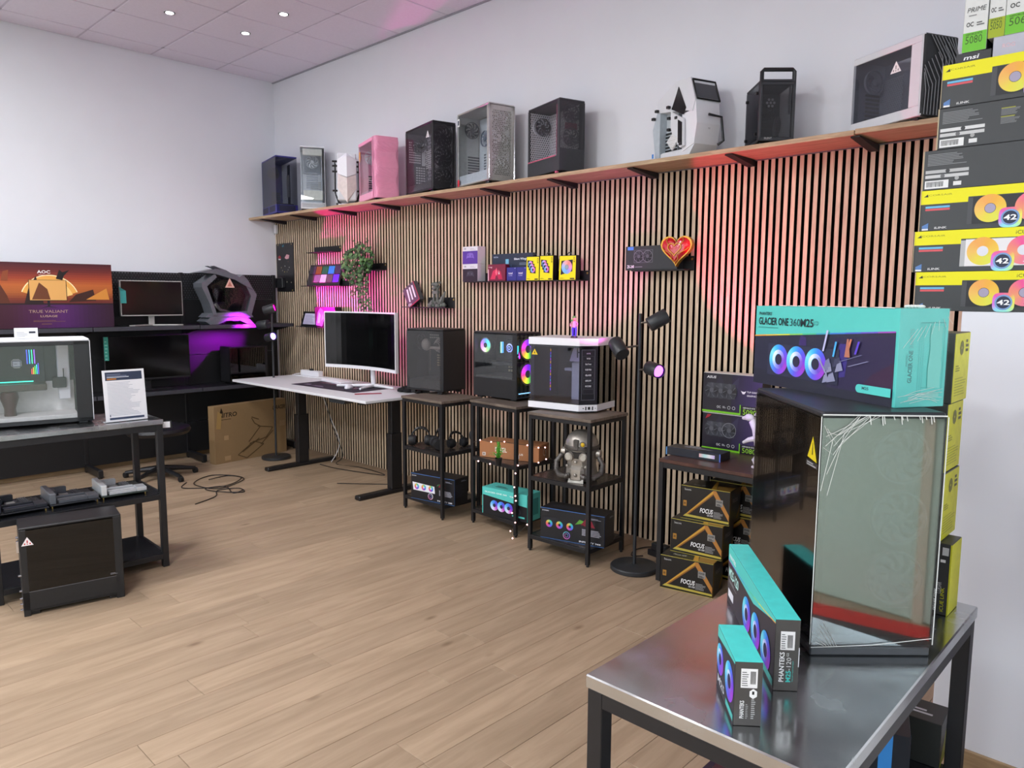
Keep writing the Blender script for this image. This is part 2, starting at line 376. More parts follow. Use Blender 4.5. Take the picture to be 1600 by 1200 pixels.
# back wall with slat panels
m = MB(); m.box(-.15, ROOM_X, .03, .18, 0, CEIL_Z+.1); wb = struct(m.build('wall_back', WALLW))
SL, SP, NSL = .0235, .0412, 166
m = MB(); m.box(.002, NSL*SP+.004, .018, .03, .0, 2.40); m.build('felt_backing', FELT, wb)
m = MB(); m.box(-SL/2, SL/2, .001, .0178, 0, 2.398, m=1); m.box(-SL/2, SL/2, -.0005, .0012, 0, 2.398, .0006, m=0); s0 = m.build('slat', [OAK, mat('slat_core_fibreboard', '#1f1512', .9, spec=0.)], wb, loc=(.006+SL/2, 0, .001))
for i in range(1, NSL):
    c = s0.copy(); c.location.x = .006+SL/2+i*SP; COL.objects.link(c)
m = MB(); m.box(-.15, 0, ROOM_Y, .16, 0, CEIL_Z+.1); wl = struct(m.build('wall_left', WALLW))
m = MB(); m.box(0, .014, ROOM_Y, -.03, 0, .085, .002); struct(m.build('baseboard_left', BASEW))
m = MB(); Y0_, Y1_ = ROOM_Y-.2, ROOM_Y
m.box(-.15, 2.0, Y0_, Y1_, 0, CEIL_Z+.1); m.box(8.8, ROOM_X+.2, Y0_, Y1_, 0, CEIL_Z+.1); m.box(2.0, 8.8, Y0_, Y1_, 0, .75); m.box(2.0, 8.8, Y0_, Y1_, 3.05, CEIL_Z+.1); struct(m.build('wall_front', WALLW))
w2 = MB(); CREAM = mat('cream_window_frame', '#d9d2bd', .5)  # unseen front window added to throw frontal light on the slat wall
for xx in (2.0, 3.67, 5.37, 7.07, 8.74): w2.box(xx, xx+.06, Y0_+.06, Y0_+.14, .75, 3.05, .004)
w2.box(2.0, 8.8, Y0_+.06, Y0_+.14, .75, .81, .004); w2.box(2.0, 8.8, Y0_+.06, Y0_+.14, 2.99, 3.05, .004); win2 = struct(w2.build('added_front_window', CREAM))
m = MB(); m.box(2.05, 8.75, Y0_+.097, Y0_+.103, .8, 3.0); m.build('window_pane', glass_mat('added_window_glass', (.93, .96, .95)), win2)
m = MB(); m.box(-20, ROOM_X+.2, -30, Y0_, -.14, -.02); struct(m.build('street_pavement', mat('grey_paving', '#a9a8a2', .8, scale=4, var=.08)))
# shop front: openings with frames and panes
m = MB(); WX0, WX1 = ROOM_X, ROOM_X+.2
m.box(WX0, WX1, ROOM_Y, -7.2, 0, CEIL_Z+.1); m.box(WX0, WX1, -.6, .16, 0, CEIL_Z+.1); m.box(WX0, WX1, -7.2, -.6, 3.0, CEIL_Z+.1)
struct(m.build('wall_right', WALLW))
wf = MB(); CREAM = mat('cream_window_frame', '#d9d2bd', .5)
for yy in (-7.2, -5.6, -4.45, -3.6, -2.1, -.66): wf.box(WX0+.06, WX0+.14, yy, yy+.06, 0, 3.0, .004)
wf.box(WX0+.06, WX0+.14, -7.2, -.6, 0, .07, .004); wf.box(WX0+.06, WX0+.14, -7.2, -.6, 2.93, 3.0, .004); wf.box(WX0+.06, WX0+.14, -7.2, -.6, 2.25, 2.31, .004)
win = struct(wf.build('window_1', CREAM))
m = MB(); m.box(WX0+.097, WX0+.103, -7.15, -.65, .06, 2.95); m.build('window_pane', glass_mat('window_glass', (.93, .96, .95)), win)
m = MB(); m.box(WX1, WX1+14, -20, 12, -.14, -.02); struct(m.build('street_pavement', mat('grey_paving', '#a9a8a2', .8, scale=4, var=.08)))
# low partition on the right with the cooler boxes on top
m = MB(); m.box(6.86, 9.4, -1.30, -1.0, 0, 1.574, .002); struct(m.build('wall_partition', WALLW))
m = MB(); m.box(6.86, 9.4, -1.314, -1.3, 0, .066, .002); struct(m.build('baseboard_partition', BASEW))
# ceiling
m = MB(); m.box(-.15, ROOM_X+.2, ROOM_Y-.15, .18, CEIL_Z+.02, CEIL_Z+.14); ceil = struct(m.build('ceiling', GRIDM))
TS = .626; xs = [0]+[.292+TS*i for i in range(19)]; ys = [0.03]+[-.595-TS*i for i in range(12)]
LAMPCELLS = set()
for i in range(len(xs)-1):
    for j in range(len(ys)-1):
        x0, x1, y1, y0 = xs[i], min(xs[i+1], ROOM_X), ys[j], max(ys[j+1], ROOM_Y)
        if x1-x0 < .05 or y1-y0 < .05: continue
        if i < 8 and j < 6:
            m = MB(); m.box(x0+.009, x1-.009, y0+.009, y1-.009, CEIL_Z-.001, CEIL_Z+.019, .003); m.build('tile', TILEM, ceil)
m = MB()
for i in range(len(xs)-1):
    for j in range(len(ys)-1):
        if i < 8 and j < 6: continue
        x0, x1, y1, y0 = xs[i], min(xs[i+1], ROOM_X), ys[j], max(ys[j+1], ROOM_Y)
        if x1-x0 < .05 or y1-y0 < .05: continue
        m.box(x0+.009, x1-.009, y0+.009, y1-.009, CEIL_Z-.001, CEIL_Z+.019)
o = m.build('far_tiles', TILEM, ceil); o['kind'] = 'stuff'
m = MB()
for xx in xs[1:]: m.box(xx-.011, xx+.011, ROOM_Y, .03, CEIL_Z+.004, CEIL_Z+.02)
for yy in ys[1:]: m.box(0, ROOM_X, yy-.011, yy+.011, CEIL_Z+.004, CEIL_Z+.02)
m.build('grid_rail', GRIDM, ceil)
m = MB(); m.box(0, 9, .012, .03, CEIL_Z-.010, CEIL_Z-.001); struct(m.build('trim_1', mat('grey_ceiling_trim', '#a3a2ac', .6)))  # grey trim strip where the back wall meets the ceiling
LEDM = mat('fill_panel_diffuser', '#ffffff', .5, emit='#fff6ec', estr=9)
for k, (x, y) in enumerate(FILL_PANELS):
    t = thing('fill_light_panel', 'square white fill light panel added out of view above the shop floor', 'ceiling light', (x, y, CEIL_Z-.012), 0, 'added fill light panels')
    m = MB()
    for a in ((-.3, .3, -.3, -.28), (-.3, .3, .28, .3), (-.3, -.28, -.28, .28), (.28, .3, -.28, .28)): m.box(*a, 0, .012)
    m.build('frame', WHITE, t); m = MB(); m.box(-.28, .28, -.28, .28, .004, .012); m.build('diffuser', LEDM, t)
    area('fill_panel_lamp', (x, y, CEIL_Z-.03), (0, 0, 0), .56, .56, PANEL_POWER, (.93, .955, 1.))  # fill lamp of the added panel
SPOTM = mat('downlight_lens', '#ffffff', .4, emit='#ffffff', estr=14)
for k, (x, y, ws) in enumerate([(1.216, -1.53, 'furthest from the corner of the three'), (1.223, -.896, 'lowest in view of the three, middle of the group'), (1.86, -.896, 'nearest the slat wall side, brightest of the three')]):
    t = thing('downlight', 'small round recessed ceiling downlight, '+('left of the three', 'middle and lowest of the three', 'right of the three')[k], 'ceiling light', (x, y, CEIL_Z-.006), 0, 'recessed downlights')
    m = MB(); m.ring((0, 0, 0), (1, 0, 0), (0, 1, 0), .03, .043, 24); m.lathe([(.043, 0), (.043, .005)], 24); m.v = m.v; m.build('trim_ring', WHITE, t)
    m = MB(); m.lathe([(.030, -.002), (.030, .003)], 20); m.build('lens', SPOTM, t)
    l = bpy.data.lights.new('downlight_lamp', 'SPOT'); l.energy = 14; l.spot_size = 1.9; l.spot_blend = .8; l.shadow_soft_size = .03; l.color = (.93, .9, 1.)
    lo = bpy.data.objects.new('downlight_lamp', l); COL.objects.link(lo); lo.location = (x, y, CEIL_Z-.02)
# long wall shelf with its steel brackets
sh = thing('wall_shelf', 'long oak plank shelf running above the slat wall, carrying the computer cases', 'shelf', (0, 0, 0))
m = MB(); m.box(.003, 6.12, -.30, .028, 2.405, 2.430, .002); m.build('board', PLANKW, sh)
m = MB(); m.box(6.124, 7.6, -.30, .028, 2.409, 2.434, .002); m.build('board', PLANKW, sh)
m = MB(); m.box(.05, 7.0, -.004, .018, 2.400, 2.4045); m.build('cleat', mat('grey_cleat', '#77757a', .6), sh)
for bx in (.22, .82, 1.5, 2.16, 2.82, 3.5, 4.15, 4.8, 5.45, 6.12, 6.7):
    m = MB(); m.prism([(.026, 2.404), (.026, 2.37), (-.02, 2.37), (-.28, 2.398), (-.28, 2.404)], bx-.022, bx+.022, 0)
    m.build('bracket', BLKM, sh)

# ------------------------------------------------------------------ computer cases
FANHUB = mat('fan_black', '#1a1a1d', .4); FANGREY = mat('fan_grey', '#8d8e93', .4); FANWHITE = mat('fan_white', '#e2e4ea', .4)
def fan_mesh(c, n, r, blades=9, seg=24, thick=.012, frame=True):
    """fan in the plane with normal axis n ('x' or 'y'), centre c"""
    m = MB()
    u, w, nn = (Vector((0, 1, 0)), Vector((0, 0, 1)), Vector((1, 0, 0))) if n == 'x' else (Vector((1, 0, 0)), Vector((0, 0, 1)), Vector((0, -1, 0)))
    c = Vector(c)
    if frame:
        m.ring(c, u, w, r, r*1.07, seg); m.ring(c+nn*thick, u, w, r, r*1.07, seg)
        m.tube([c, c+nn*thick], r*1.07, seg, cap=False); m.tube([c, c+nn*thick], r, seg, cap=False)
    m.tube([c, c+nn*thick], r*.3, 14)
    for k in range(blades):
        a0 = 2*PI*k/blades; vs = []
        for j, (rr, da, dz) in enumerate([(.28, 0, 0), (.62, .22, .1), (.95, .55, .2), (.95, 1.0, .9), (.62, .66, .9), (.28, .42, .9)]):
            a = a0+da; vs.append(c+(u*math.cos(a)+w*math.sin(a))*r*rr+nn*thick*dz)
        m.add(vs, [[0, 1, 4, 5], [1, 2, 3, 4]])
    return m
def pc_case(name, label, C, th, L, W_, H, z, body, glass, front='plain', inner=None, foot=.014, shroud=.09, fans=3, perf=None, group=None, top=None, gx1=.03, sub=None, full_glass=False, rear=True, frontmat=None, fanm=None, tray=True, back=True, traymat=None):
    loc, rz = at_corner(C, th, L, W_, z); t = thing(name, label, 'computer case', loc, rz, group)
    inner = inner or body; x0, x1, y0, y1 = -L/2, L/2, -W_/2, W_/2; f = foot; e = .006
    m = MB(); m.box(x0, x1, y0, y1, H-.014, H, .004); m.build('top_panel', top or body, t)
    m = MB(); m.box(x0, x1, y0, y1, f, f+.012, .003); m.box(x0, x0+.004, y0, y1, f, H-.014)
    if back: m.box(x0, x1, y1-.004, y1, f, H-.014)
    m.box(x0, x0+.014, y0, y0+.012, f, H-.014, .002)
    if not full_glass: m.box(x1-gx1, x1-.004, y0, y0+.012, f, H-.014, .002); m.box(x1-gx1, x1, y1-.014, y1, f, H-.014, .002)
    m.build('chassis', body, t)
    if tray: m = MB(); m.box(x0+.01, x1-.03, y1-.03, y1-.026, f+.01, H-.02); m.build('motherboard_tray', traymat or inner, t)
    if shroud: m = MB(); m.box(x0+.01, x1-.04, y0+.012, y1-.03, f+.012, f+shroud); m.build('power_supply_shroud', inner, t)
    g = MB(); g.box(x0+.004, x1-(gx1 if not full_glass else .003), y0-.001, y0+.003, f+.016 if front != 'lowpanel' else f+shroud, H-.016); g.build('side_glass', glass, t)
    if foot:
        for sx in (-1, 1):
            for sy in (-1, 1):
                q = MB(); q.box(sx*(L/2-.05)-.022, sx*(L/2-.05)+.022, sy*(W_/2-.03)-.015, sy*(W_/2-.03)+.015, 0, f, .003); q.build('foot', BLK2, t)
    hz = H-.02-f-.02
    if fans:
        r = min(W_*.36, hz/fans*.46)
        for k in range(fans):
            zc = H-.03-hz/fans*(k+.5); mm = fan_mesh((x1-.03, 0, zc), 'x', r); mm.build('front_fan', fanm or FANHUB, t)
    if front in ('plain', 'lowpanel'):
        m = MB(); m.box(x1-.012, x1, y0, y1, f, H-.014, .003); m.build('front_panel', frontmat or body, t)
    elif front == 'glass':
        m = MB(); m.box(x1-.004, x1, y0+.002, y1-.002, f+.016, H-.016); m.build('front_glass', glass, t)
    elif front == 'mesh':
        m = MB(); m.box(x1-.003, x1, y0+.012, y1-.012, f+.02, H-.03); m.build('front_mesh', perf or frontmat, t)
        m = MB()
        for a in ((y0, y0+.013, f, H-.014), (y1-.013, y1, f, H-.014), (y0, y1, f, f+.02), (y0, y1, H-.03, H-.014)): m.box(x1-.012, x1+.001, *a, .002)
        m.build('front_frame', body, t)
    if rear:
        rf = fan_mesh((x0+.03, 0, H-.11 if H > .3 else H*.7), 'x', min(W_*.28, .058)); rf.build('rear_fan', fanm or FANHUB, t)
        m = MB()
        for k in range(7): m.box(x0+.004, x0+.007, -.02, W_*.36, f+shroud+.03+k*.02, f+shroud+.041+k*.02)
        m.build('slot_covers', SILV if body in (WHITEM, WHITE) else DGREY, t)
    t['dims'] = (L, W_, H)
    return t
def grille(t, pr, a, b, w, h, nx, nz, col, name='tray_grille'):
    for i in range(nx):
        for k in range(nz): pr.mb.add([pr.P(*q) for q in [(a+w*(i+.12)/nx, b+h*(k+.2)/nz), (a+w*(i+.88)/nx, b+h*(k+.2)/nz), (a+w*(i+.88)/nx, b+h*(k+.75)/nz), (a+w*(i+.12)/nx, b+h*(k+.75)/nz)]], [[0, 1, 2, 3]], col=lin(col))
def tray_print(t, L, W_, H):  # surface of the tray facing the glass
    return Print((-L/2+.01, W_/2-.0302, 0), (1, 0, 0), (0, 0, 1), L-.04, H)
def tri_sticker(pr, a, b, s, col='#f4f4f4', mark='#d03030'):
    k = pr.H/pr.W
    pr.poly([(a-s*.6*k, b), (a+s*.6*k, b), (a, b+s)], col)
    pr.rect(a-s*.06*k, b+s*.3, a+s*.06*k, b+s*.62, mark); pr.rect(a-s*.06*k, b+s*.12, a+s*.06*k, b+s*.22, mark)
    pr.rect(a-s*.33*k, b+s*.12, a-s*.2*k, b+s*.3, mark); pr.rect(a+s*.2*k, b+s*.12, a+s*.33*k, b+s*.3, mark)

ZS = 2.431
NAVY = mat('deep_purple_plastic', '#37348c', .4); DNAVY = mat('dark_navy_interior', '#23293a', .5); PINK = mat('pink_plastic', '#f2a6c4', .45, var=.02); PINKD = mat('pink_interior', '#eab6cb', .5)
GRAPH = mat('graphite_steel', '#34353a', .45); WINT = mat('white_case_interior', '#d3d8e0', .5)
PERFS = perf_mat('silver_perforated', '#b9b8b4', (1, 2), .015, .29, .45, .3)
PERFB = perf_mat('black_mesh', '#27272b', (1, 2), .006, .3); PERFW = perf_mat('white_perforated', '#dfe2e8', (1, 2), .011, .34)
PERFX = perf_mat('black_mesh_side', '#27272b', (0, 2), .007, .33)
PERFN = perf_mat('purple_mesh', '#3a378f', (1, 2), .007, .33); PERFG = perf_mat('graphite_mesh', '#3c3c40', (1, 2), .006, .36)
# 1 navy aquarium case
L_, W__, H_ = .50, .215, .575
t = pc_case('computer_case', 'navy and purple glass-sided case, first on the long shelf by the corner', (.56, -.285), -13, L_, W__, H_, ZS, NAVY, GLASSM, 'glass', DNAVY, fans=0, shroud=.10, full_glass=True, back=False, tray=False)
m = MB(); m.box(.02, .10, W__/2-.03, W__/2-.026, .1, .52); m.build('tray_panel', DNAVY, t)
m = MB(); m.box(-L_/2, L_/2, -W__/2-.002, W__/2+.002, .014, .10, .004); m.build('base_skirt', NAVY, t)
p = faces(L_, W__, H_)['front'](); p.O += Vector((0, -.003, 0))
for a in (.04, .52): p.rect(a, .06, a+.40, .16, '#20203a')
q = faces(L_, W__, H_)['right'](p.mb); q.O += Vector((.003, 0, 0)); q.rect(.12, .06, .88, .16, '#20203a'); p.out(t, 'vent_grilles')
m = MB(); m.box(L_*.02, L_*.16, W__/2-.036, W__/2-.03, .2, .42); m.build('cable_cover', SILV, t)
# 2 white tower with glass front
L_, W__, H_ = .27, .225, .60
t = pc_case('computer_case', 'tall white case with clear glass front, second on the long shelf', (1.05, -.30), -31, L_, W__, H_, ZS, WHITEM, GLASSC, 'glass', WINT, fans=0, shroud=.13, full_glass=True, fanm=FANWHITE)
m = MB(); m.box(-L_/2, L_/2, -W__/2-.003, W__/2+.003, .014, .075, .004); m.build('base_skirt', WHITEM, t)
for xa, za, zb in ((.03, .515, .575), (.04, .10, .19)): m = MB(); m.box(L_/2-xa, L_/2-.006, -.09, .09, za, zb, .004); m.build('interior_cover', mat('cream_cover', '#e6e6dc', .5), t)
m = MB()
for k in range(9): m.box(L_/2-.09, L_/2-.08, -.06, .05, .22+k*.017, .229+k*.017)
for k in range(14): m.box(-L_/2+.02, -L_/2+.03, -.09+k*.012, -.084+k*.012, .38, .55)
m.build('vent_grille', mat('light_grey_vent', '#aab0ba', .5), t)
# 3 white faceted case with black struts
loc, rz = at_corner((1.62, -.27), -35, .25, .17, ZS); t = thing('computer_case', 'white faceted capsule-shaped case held in thin black struts, third on the long shelf', 'computer case', loc, rz)
m = MB(); m.box(-.125, .105, -.085, .085, .05, .47, .01); m.build('shell', WHITEM, t)
hx = [(-.085, .41), (0, .47), (.085, .41), (.085, .16), (0, .03), (-.085, .16)]
m = MB(); fc = [(.105, y, z) for y, z in hx]; c1, c2 = (.15, 0, .45), (.15, 0, .25)
m.add(fc[:3]+[(.15, -.0, .25), (.12, .08, .285), (.12, -.08, .285), (.14, 0, .44)], [[0, 1, 6], [1, 2, 6], [0, 6, 3, 5], [6, 2, 4, 3]]); m.build('upper_front_plate', WHITE, t)
m = MB(); m.add([fc[3], fc[4], fc[5], (.151, 0, .245), (.121, .08, .28), (.121, -.08, .28), (.125, 0, .05)], [[2, 1, 6, 3, 5], [1, 0, 4, 3, 6]]); m.build('lower_front_plate', mat('pink_lit_white_plate', '#eadfdc', .45), t)  # pink of the lighting is painted into this white plate
for sy in (-1, 1):
    m = MB(); m.tube([(.06, sy*.105, .40), (.07, sy*.108, .12), (.08, sy*.07, .03), (.09, sy*.02, .0)], .006, 6); m.tube([(-.08, sy*.105, .40), (-.08, sy*.108, .12), (-.06, sy*.07, .01)], .006, 6)
    for zz in (.40, .36, .31, .14): m.tube([(.06, sy*.086, zz), (.06, sy*.13, zz)], .009, 8)
    m.box(-.1, .08, sy*.085, sy*.1, .012, .03); m.build('strut', BLK2, t)
m = MB(); m.box(-.1, .1, -.08, .08, 0, .02, .004); m.build('base_plate', WHITE, t)
# 4 pink case with rippled front
L_, W__, H_ = .44, .21, .52
t = pc_case('computer_case', 'pink case with a finely rippled front and glass side on the long shelf', (2.245, -.315), -18, L_, W__, H_, ZS, PINK, GLASSL, 'none', PINKD, fans=0, shroud=.08, gx1=.07, fanm=FANWHITE, back=False, tray=False)
m = MB(); N = 34; pts = []
for i in range(N*2+1):
    yy = -W__/2+W__*i/(2*N); r = .03; ed = min(i, 2*N-i)/(2*N)*W__; bx = L_/2+.014 - (r-math.sqrt(max(0, r*r-(r-min(ed, r))**2)))
    pts.append((bx+(.0035 if i % 2 else 0), yy))
pts += [(L_/2-.06, W__/2), (L_/2-.06, -W__/2)]
nseg = 12
for k in range(nseg):
    z0, z1 = .014+(H_-.014)*k/nseg, .014+(H_-.014)*(k+1)/nseg; s0_, s1_ = .012*math.sin(k*1.3), .012*math.sin((k+1)*1.3)
    n_ = len(pts); vs = [(a, max(-W__/2, min(W__/2, b+(s0_ if 0 < i < 2*N else 0))), z0) for i, (a, b) in enumerate(pts)]+[(a, max(-W__/2, min(W__/2, b+(s1_ if 0 < i < 2*N else 0))), z1) for i, (a, b) in enumerate(pts)]
    fs = [[i, (i+1) % n_, n_+(i+1) % n_, n_+i] for i in range(n_)]
    if k == 0: fs.append(list(range(n_))[::-1])
    if k == nseg-1: fs.append(list(range(n_, 2*n_)))
    m.add(vs, fs)
m.build('rippled_front', PINK, t)
for za, zb in ((.014, .075), (H_-.03, H_)): m = MB(); m.box(-L_/2, L_/2-.06, -W__/2-.003, -W__/2+.006, za, zb, .004); m.build('side_rail', PINK, t)
p = faces(L_, W__, H_)['front'](); p.O += Vector((0, -.003, 0)); p.rect(.05, .74, .13, .86, '#e8a040'); p.rect(.06, .70, .11, .74, '#e8c080'); p.out(t, 'orange_tag')
m = MB(); m.box(-.02, .10, W__/2-.03, W__/2-.026, .1, .46); m.build('tray_panel', PINKD, t)
m = MB()
for k in range(9): m.box(-.05, -.035, W__/2-.032, W__/2-.028, .12+k*.022, .13+k*.022)
m.build('slot_grille', mat('rose_slots', '#c06080', .5), t)
# 5 black case with round fans
L_, W__, H_ = .50, .20, .53
t = pc_case('computer_case', 'black case with three round fans, between the pink and silver cases', (2.995, -.315), -14, L_, W__, H_, ZS, BLK2, GLASSL, 'mesh', GRAPH, fans=3, shroud=.07, perf=PERFB, fanm=DGREY, back=False, traymat=perf_mat('graphite_tray_mesh', '#66646c', (0, 2), .03, .36))
p = tray_print(t, L_, W__, H_); grille(t, p, .05, .45, .3, .28, 8, 9, '#f2f2f4'); grille(t, p, .32, .16, .25, .24, 4, 7, '#e8e8ea'); p.rect(.42, .42, .55, .72, '#e8eaec'); p.out(t, 'tray_grille')
p = faces(L_, W__, H_)['front'](); p.O += Vector((0, -.003, 0)); tri_sticker(p, .84, .78, .1, '#f4f4f4', '#888888'); p.out(t, 'warning_sticker')
m = MB()
for k in range(3): m.ring((L_/2+.0015, 0, .09+.165*k+.02), (0, 1, 0), (0, 0, 1), .062, .068, 28)
m.build('fan_rings', DGREY, t)
m = MB(); m.box(-L_/2+.012, -L_/2+.014, -W__/2+.014, W__/2-.012, .09, H_-.02); m.build('rear_liner', mat('mid_graphite', '#55545c', .5), t)
p = Print((-L_/2+.0142, -W__/2+.014, .09), (0, 1, 0), (0, 0, 1), W__-.026, H_-.11); grille(t, p, .05, .45, .62, .42, 6, 9, '#f2f2f4'); grille(t, p, .4, .06, .5, .34, 4, 7, '#e8e8ea'); p.rect(.72, .42, .95, .86, '#eceef0'); p.out(t, 'rear_grille')
# 6 silver perforated case
L_, W__, H_ = .47, .22, .56
t = pc_case('computer_case', 'large silver case with a perforated metal front on the long shelf', (3.606, -.315), -14, L_, W__, H_, ZS, SILV, GLASSC, 'none', WINT, fans=3, shroud=.08, fanm=DGREY, gx1=.025, foot=.02)
m = MB(); m.box(L_/2-.003, L_/2, -W__/2+.03, W__/2-.03, .06, H_-.045); m.build('perforated_front', PERFS, t)
m = MB()
for a in ((-W__/2, -W__/2+.03, .02, H_-.014), (W__/2-.03, W__/2, .02, H_-.014), (-W__/2, W__/2, .02, .06), (-W__/2, W__/2, H_-.045, H_-.014)): m.box(L_/2-.01, L_/2+.0005, *a, .001)
m.build('front_frame', SILV, t)
m = MB(); m.tube([(L_/2+.002, -W__/2+.004, .03), (L_/2+.002, -W__/2+.004, H_-.01), (L_/2+.002, W__/2-.004, H_-.01), (L_/2+.002, W__/2-.004, .03)], .0045, 6); m.build('polished_edge', CHROME, t)
p = tray_print(t, L_, W__, H_); grille(t, p, .15, .2, .2, .3, 2, 8, '#5a6068'); grille(t, p, .45, .2, .2, .3, 2, 8, '#9aa0a8'); p.rect(.62, .45, .72, .75, '#f2f2f2'); p.out(t, 'tray_grille')
fan_mesh((-.1, W__/2-.05, .38), 'y', .055).build('side_fan', mat('blue_grey_fan', '#6f7c90', .4), t)
p = faces(L_, W__, H_)['front'](); p.O += Vector((0, -.003, 0)); p.rect(.02, .83, .09, .93, '#fafafa'); p.rect(.035, .85, .075, .91, '#20304a'); p.rect(.02, .04, .08, .13, '#e04050'); p.out(t, 'stickers')
# 7 graphite case with pink accents
L_, W__, H_ = .40, .20, .475
t = pc_case('computer_case', 'dark graphite case with two fans and thin pink accents on the long shelf', (4.262, -.315), -17, L_, W__, H_, ZS, GRAPH, GLASSL, 'none', GRAPH, fans=0, shroud=.085, traymat=perf_mat('pale_honeycomb_tray', '#f0f0f2', (0, 2), .022, .30))
m = MB(); m.box(L_/2-.004, L_/2, -W__/2+.004, W__/2-.004, .16, H_-.014); m.build('front_mesh', PERFG, t)
m = MB(); m.box(L_/2-.012, L_/2+.001, -W__/2, W__/2, .014, .16, .002); m.box(-L_/2, L_/2, -W__/2-.002, -W__/2+.002, .014, .11, .001); m.build('lower_panel', GRAPH, t)
for zc in (.385, .235): fan_mesh((L_/2-.018, 0, zc), 'x', .056, 9).build('front_fan', FANGREY, t)
m = MB(); m.box(L_/2-.02, L_/2-.01, -.045, .045, .285, .325); m.box(-L_/2+.01, L_/2-.04, -W__/2-.0035, -W__/2-.002, .110, .118); m.box(L_/2-.045, L_/2-.035, -W__/2+.006, -W__/2+.01, .12, .44); m.box(L_/2-.05, L_/2-.03, -W__/2+.0, -W__/2+.016, 0.002, .016)
m.build('pink_accent', mat('rose_accent', '#c9607c', .5), t)
p = tray_print(t, L_, W__, H_)
p.fan(.4, .68, .13, ['#d8dadd', '#9a9ca0'], '#e8e8ea', None, 8); p.rect(.66, .5, .8, .85, '#eeeeee'); p.out(t, 'tray_grille')
m = MB(); m.box(-L_/2+.012, -L_/2+.014, -W__/2+.014, W__/2-.012, .10, H_-.02); m.build('rear_liner', perf_mat('pale_honeycomb_rear', '#f4f4f6', (1, 2), .017, .31), t)
fan_mesh((-L_/2+.02, -.02, .36), 'x', .052).build('rear_fan', FANWHITE, t)
# 8 white open-frame case shaped like a cockpit
t = thing('computer_case', 'white open-frame case shaped like a cockpit with black-edged angled windows', 'computer case', *(lambda a: (a[0], a[1]))(at_corner((5.27, -.30), -20, .42, .20, ZS)))
def out3(pts, y0, y1, name, mt, par=None):
    m = MB(); m.prism(pts, y0, y1, 1); return m.build(name, mt, par or t)
out3([(-.16, .36), (.0, .435), (.13, .43), (.175, .30), (.155, .24), (.04, .265), (-.17, .29)], -.10, .08, 'canopy', WHITEM)
out3([(.03, .40), (.0, .34), (-.03, .285), (.08, .235), (.10, .27)], -.104, -.1005, 'side_window', SCREEN)
m = MB(); m.add([(.134, -.085, .415), (.178, -.085, .312), (.178, .07, .312), (.134, .07, .415)], [[0, 1, 2, 3]]); m.build('front_window', GLASSD, t)
m = MB(); m.tube([(.135, -.088, .42), (.18, -.088, .305), (.18, .075, .305), (.135, .075, .42), (.135, -.088, .42)], .007, 4); m.build('window_frame', BLK2, t)
out3([(.06, .24), (.155, .25), (.175, .30), (.19, .17), (.17, .06), (.07, .03), (.05, .10)], -.095, .075, 'nose', WHITE)
out3([(-.21, .20), (-.17, .29), (-.14, .29), (-.14, .02), (-.175, .0)], -.10, .09, 'rear_plate', mat('pale_grey_panel', '#b9c3cb', .5))
out3([(-.14, .29), (-.03, .29), (-.03, .05), (-.14, .03)], -.05, .0, 'motherboard_tray', mat('light_grey_tray', '#c5ccd2', .5))
out3([(-.02, .27), (.09, .21), (.10, .06), (.07, .05), (.0, .13), (-.02, .18)], -.115, -.10, 'side_armour', WHITEM)
out3([(-.05, .10), (.0, .14), (.055, .10), (.0, .045)], -.118, -.108, 'perforated_shield', perf_mat('white_shield_mesh', '#eeeeee', (0, 2), .012, .25))
out3([(.05, .21), (.085, .19), (.09, .06), (.055, .08)], -.119, -.115, 'black_inset', SCREEN)
out3([(-.19, .035), (-.12, .0), (.12, .0), (.17, .06), (.06, .045), (-.12, .05)], -.09, .08, 'base_frame', WHITEM)
m = MB()
for k in range(6): m.box(-.135, -.035, -.06, -.052, .06+k*.02, .07+k*.02, .001)
m.build('slot_cover', BLK2, t)
m = MB()
for a, b in ((-.16, .30), (-.05, .30), (-.19, .26), (-.04, .235), (-.04, .17), (.03, .225), (.075, .07)): m.box(a-.01, a+.01, -.122, -.10, b-.008, b+.008, .002)
m.build('bolt', BLK2, t)
m = MB(); m.tube([(.20, -.02, .22), (.215, .06, .21), (.215, .08, .08), (.19, .06, .06)], .008, 6); m.build('side_handle', BLK2, t)
p = Print((-.21, -.1195, 0), (1, 0, 0), (0, 0, 1), .4, .43); p.rect(.06, .06, .10, .12, '#3a86d8'); p.out(t, 'blue_sticker')
p = Print((.19, -.095, 0), (0, 1, 0), (0, 0, 1), .17, .43); p.O += Vector((-.004, 0, 0)); p.text(.5, .33, .022, 'TT RACING'[:2], '#333333', bold=True); p.out(t, 'lettering')
# 9 black case with handle
L_, W__, H_ = .26, .185, .33
t = pc_case('computer_case', 'narrow black case with a carrying handle loop across its top front edge', (5.63, -.30), -48, L_, W__, H_, ZS, GRAPH, GLASSM, 'mesh', GRAPH, fans=0, shroud=.03, perf=PERFB, back=False, tray=False)
m = MB(); m.tube([(L_/2-.01, -W__/2+.008, .02), (L_/2-.01, -W__/2+.008, H_+.04), (L_/2-.01, -W__/2+.018, H_+.05), (L_/2-.01, W__/2-.018, H_+.05), (L_/2-.01, W__/2-.008, H_+.04), (L_/2-.01, W__/2-.008, .02)], .011, 8); m.build('handle', BLK2, t, True)
m = MB()
for zz in (.06, .27): m.tube([(-L_/2+.02, -W__/2-.008, zz), (-L_/2+.02, -W__/2, zz)], .008, 10); m.tube([(L_/2-.05, -W__/2-.008, zz), (L_/2-.05, -W__/2, zz)], .008, 10)
m.build('thumb_screw', BLK2, t)
p = faces(L_, W__, H_)['right'](); p.O += Vector((.002, 0, 0))
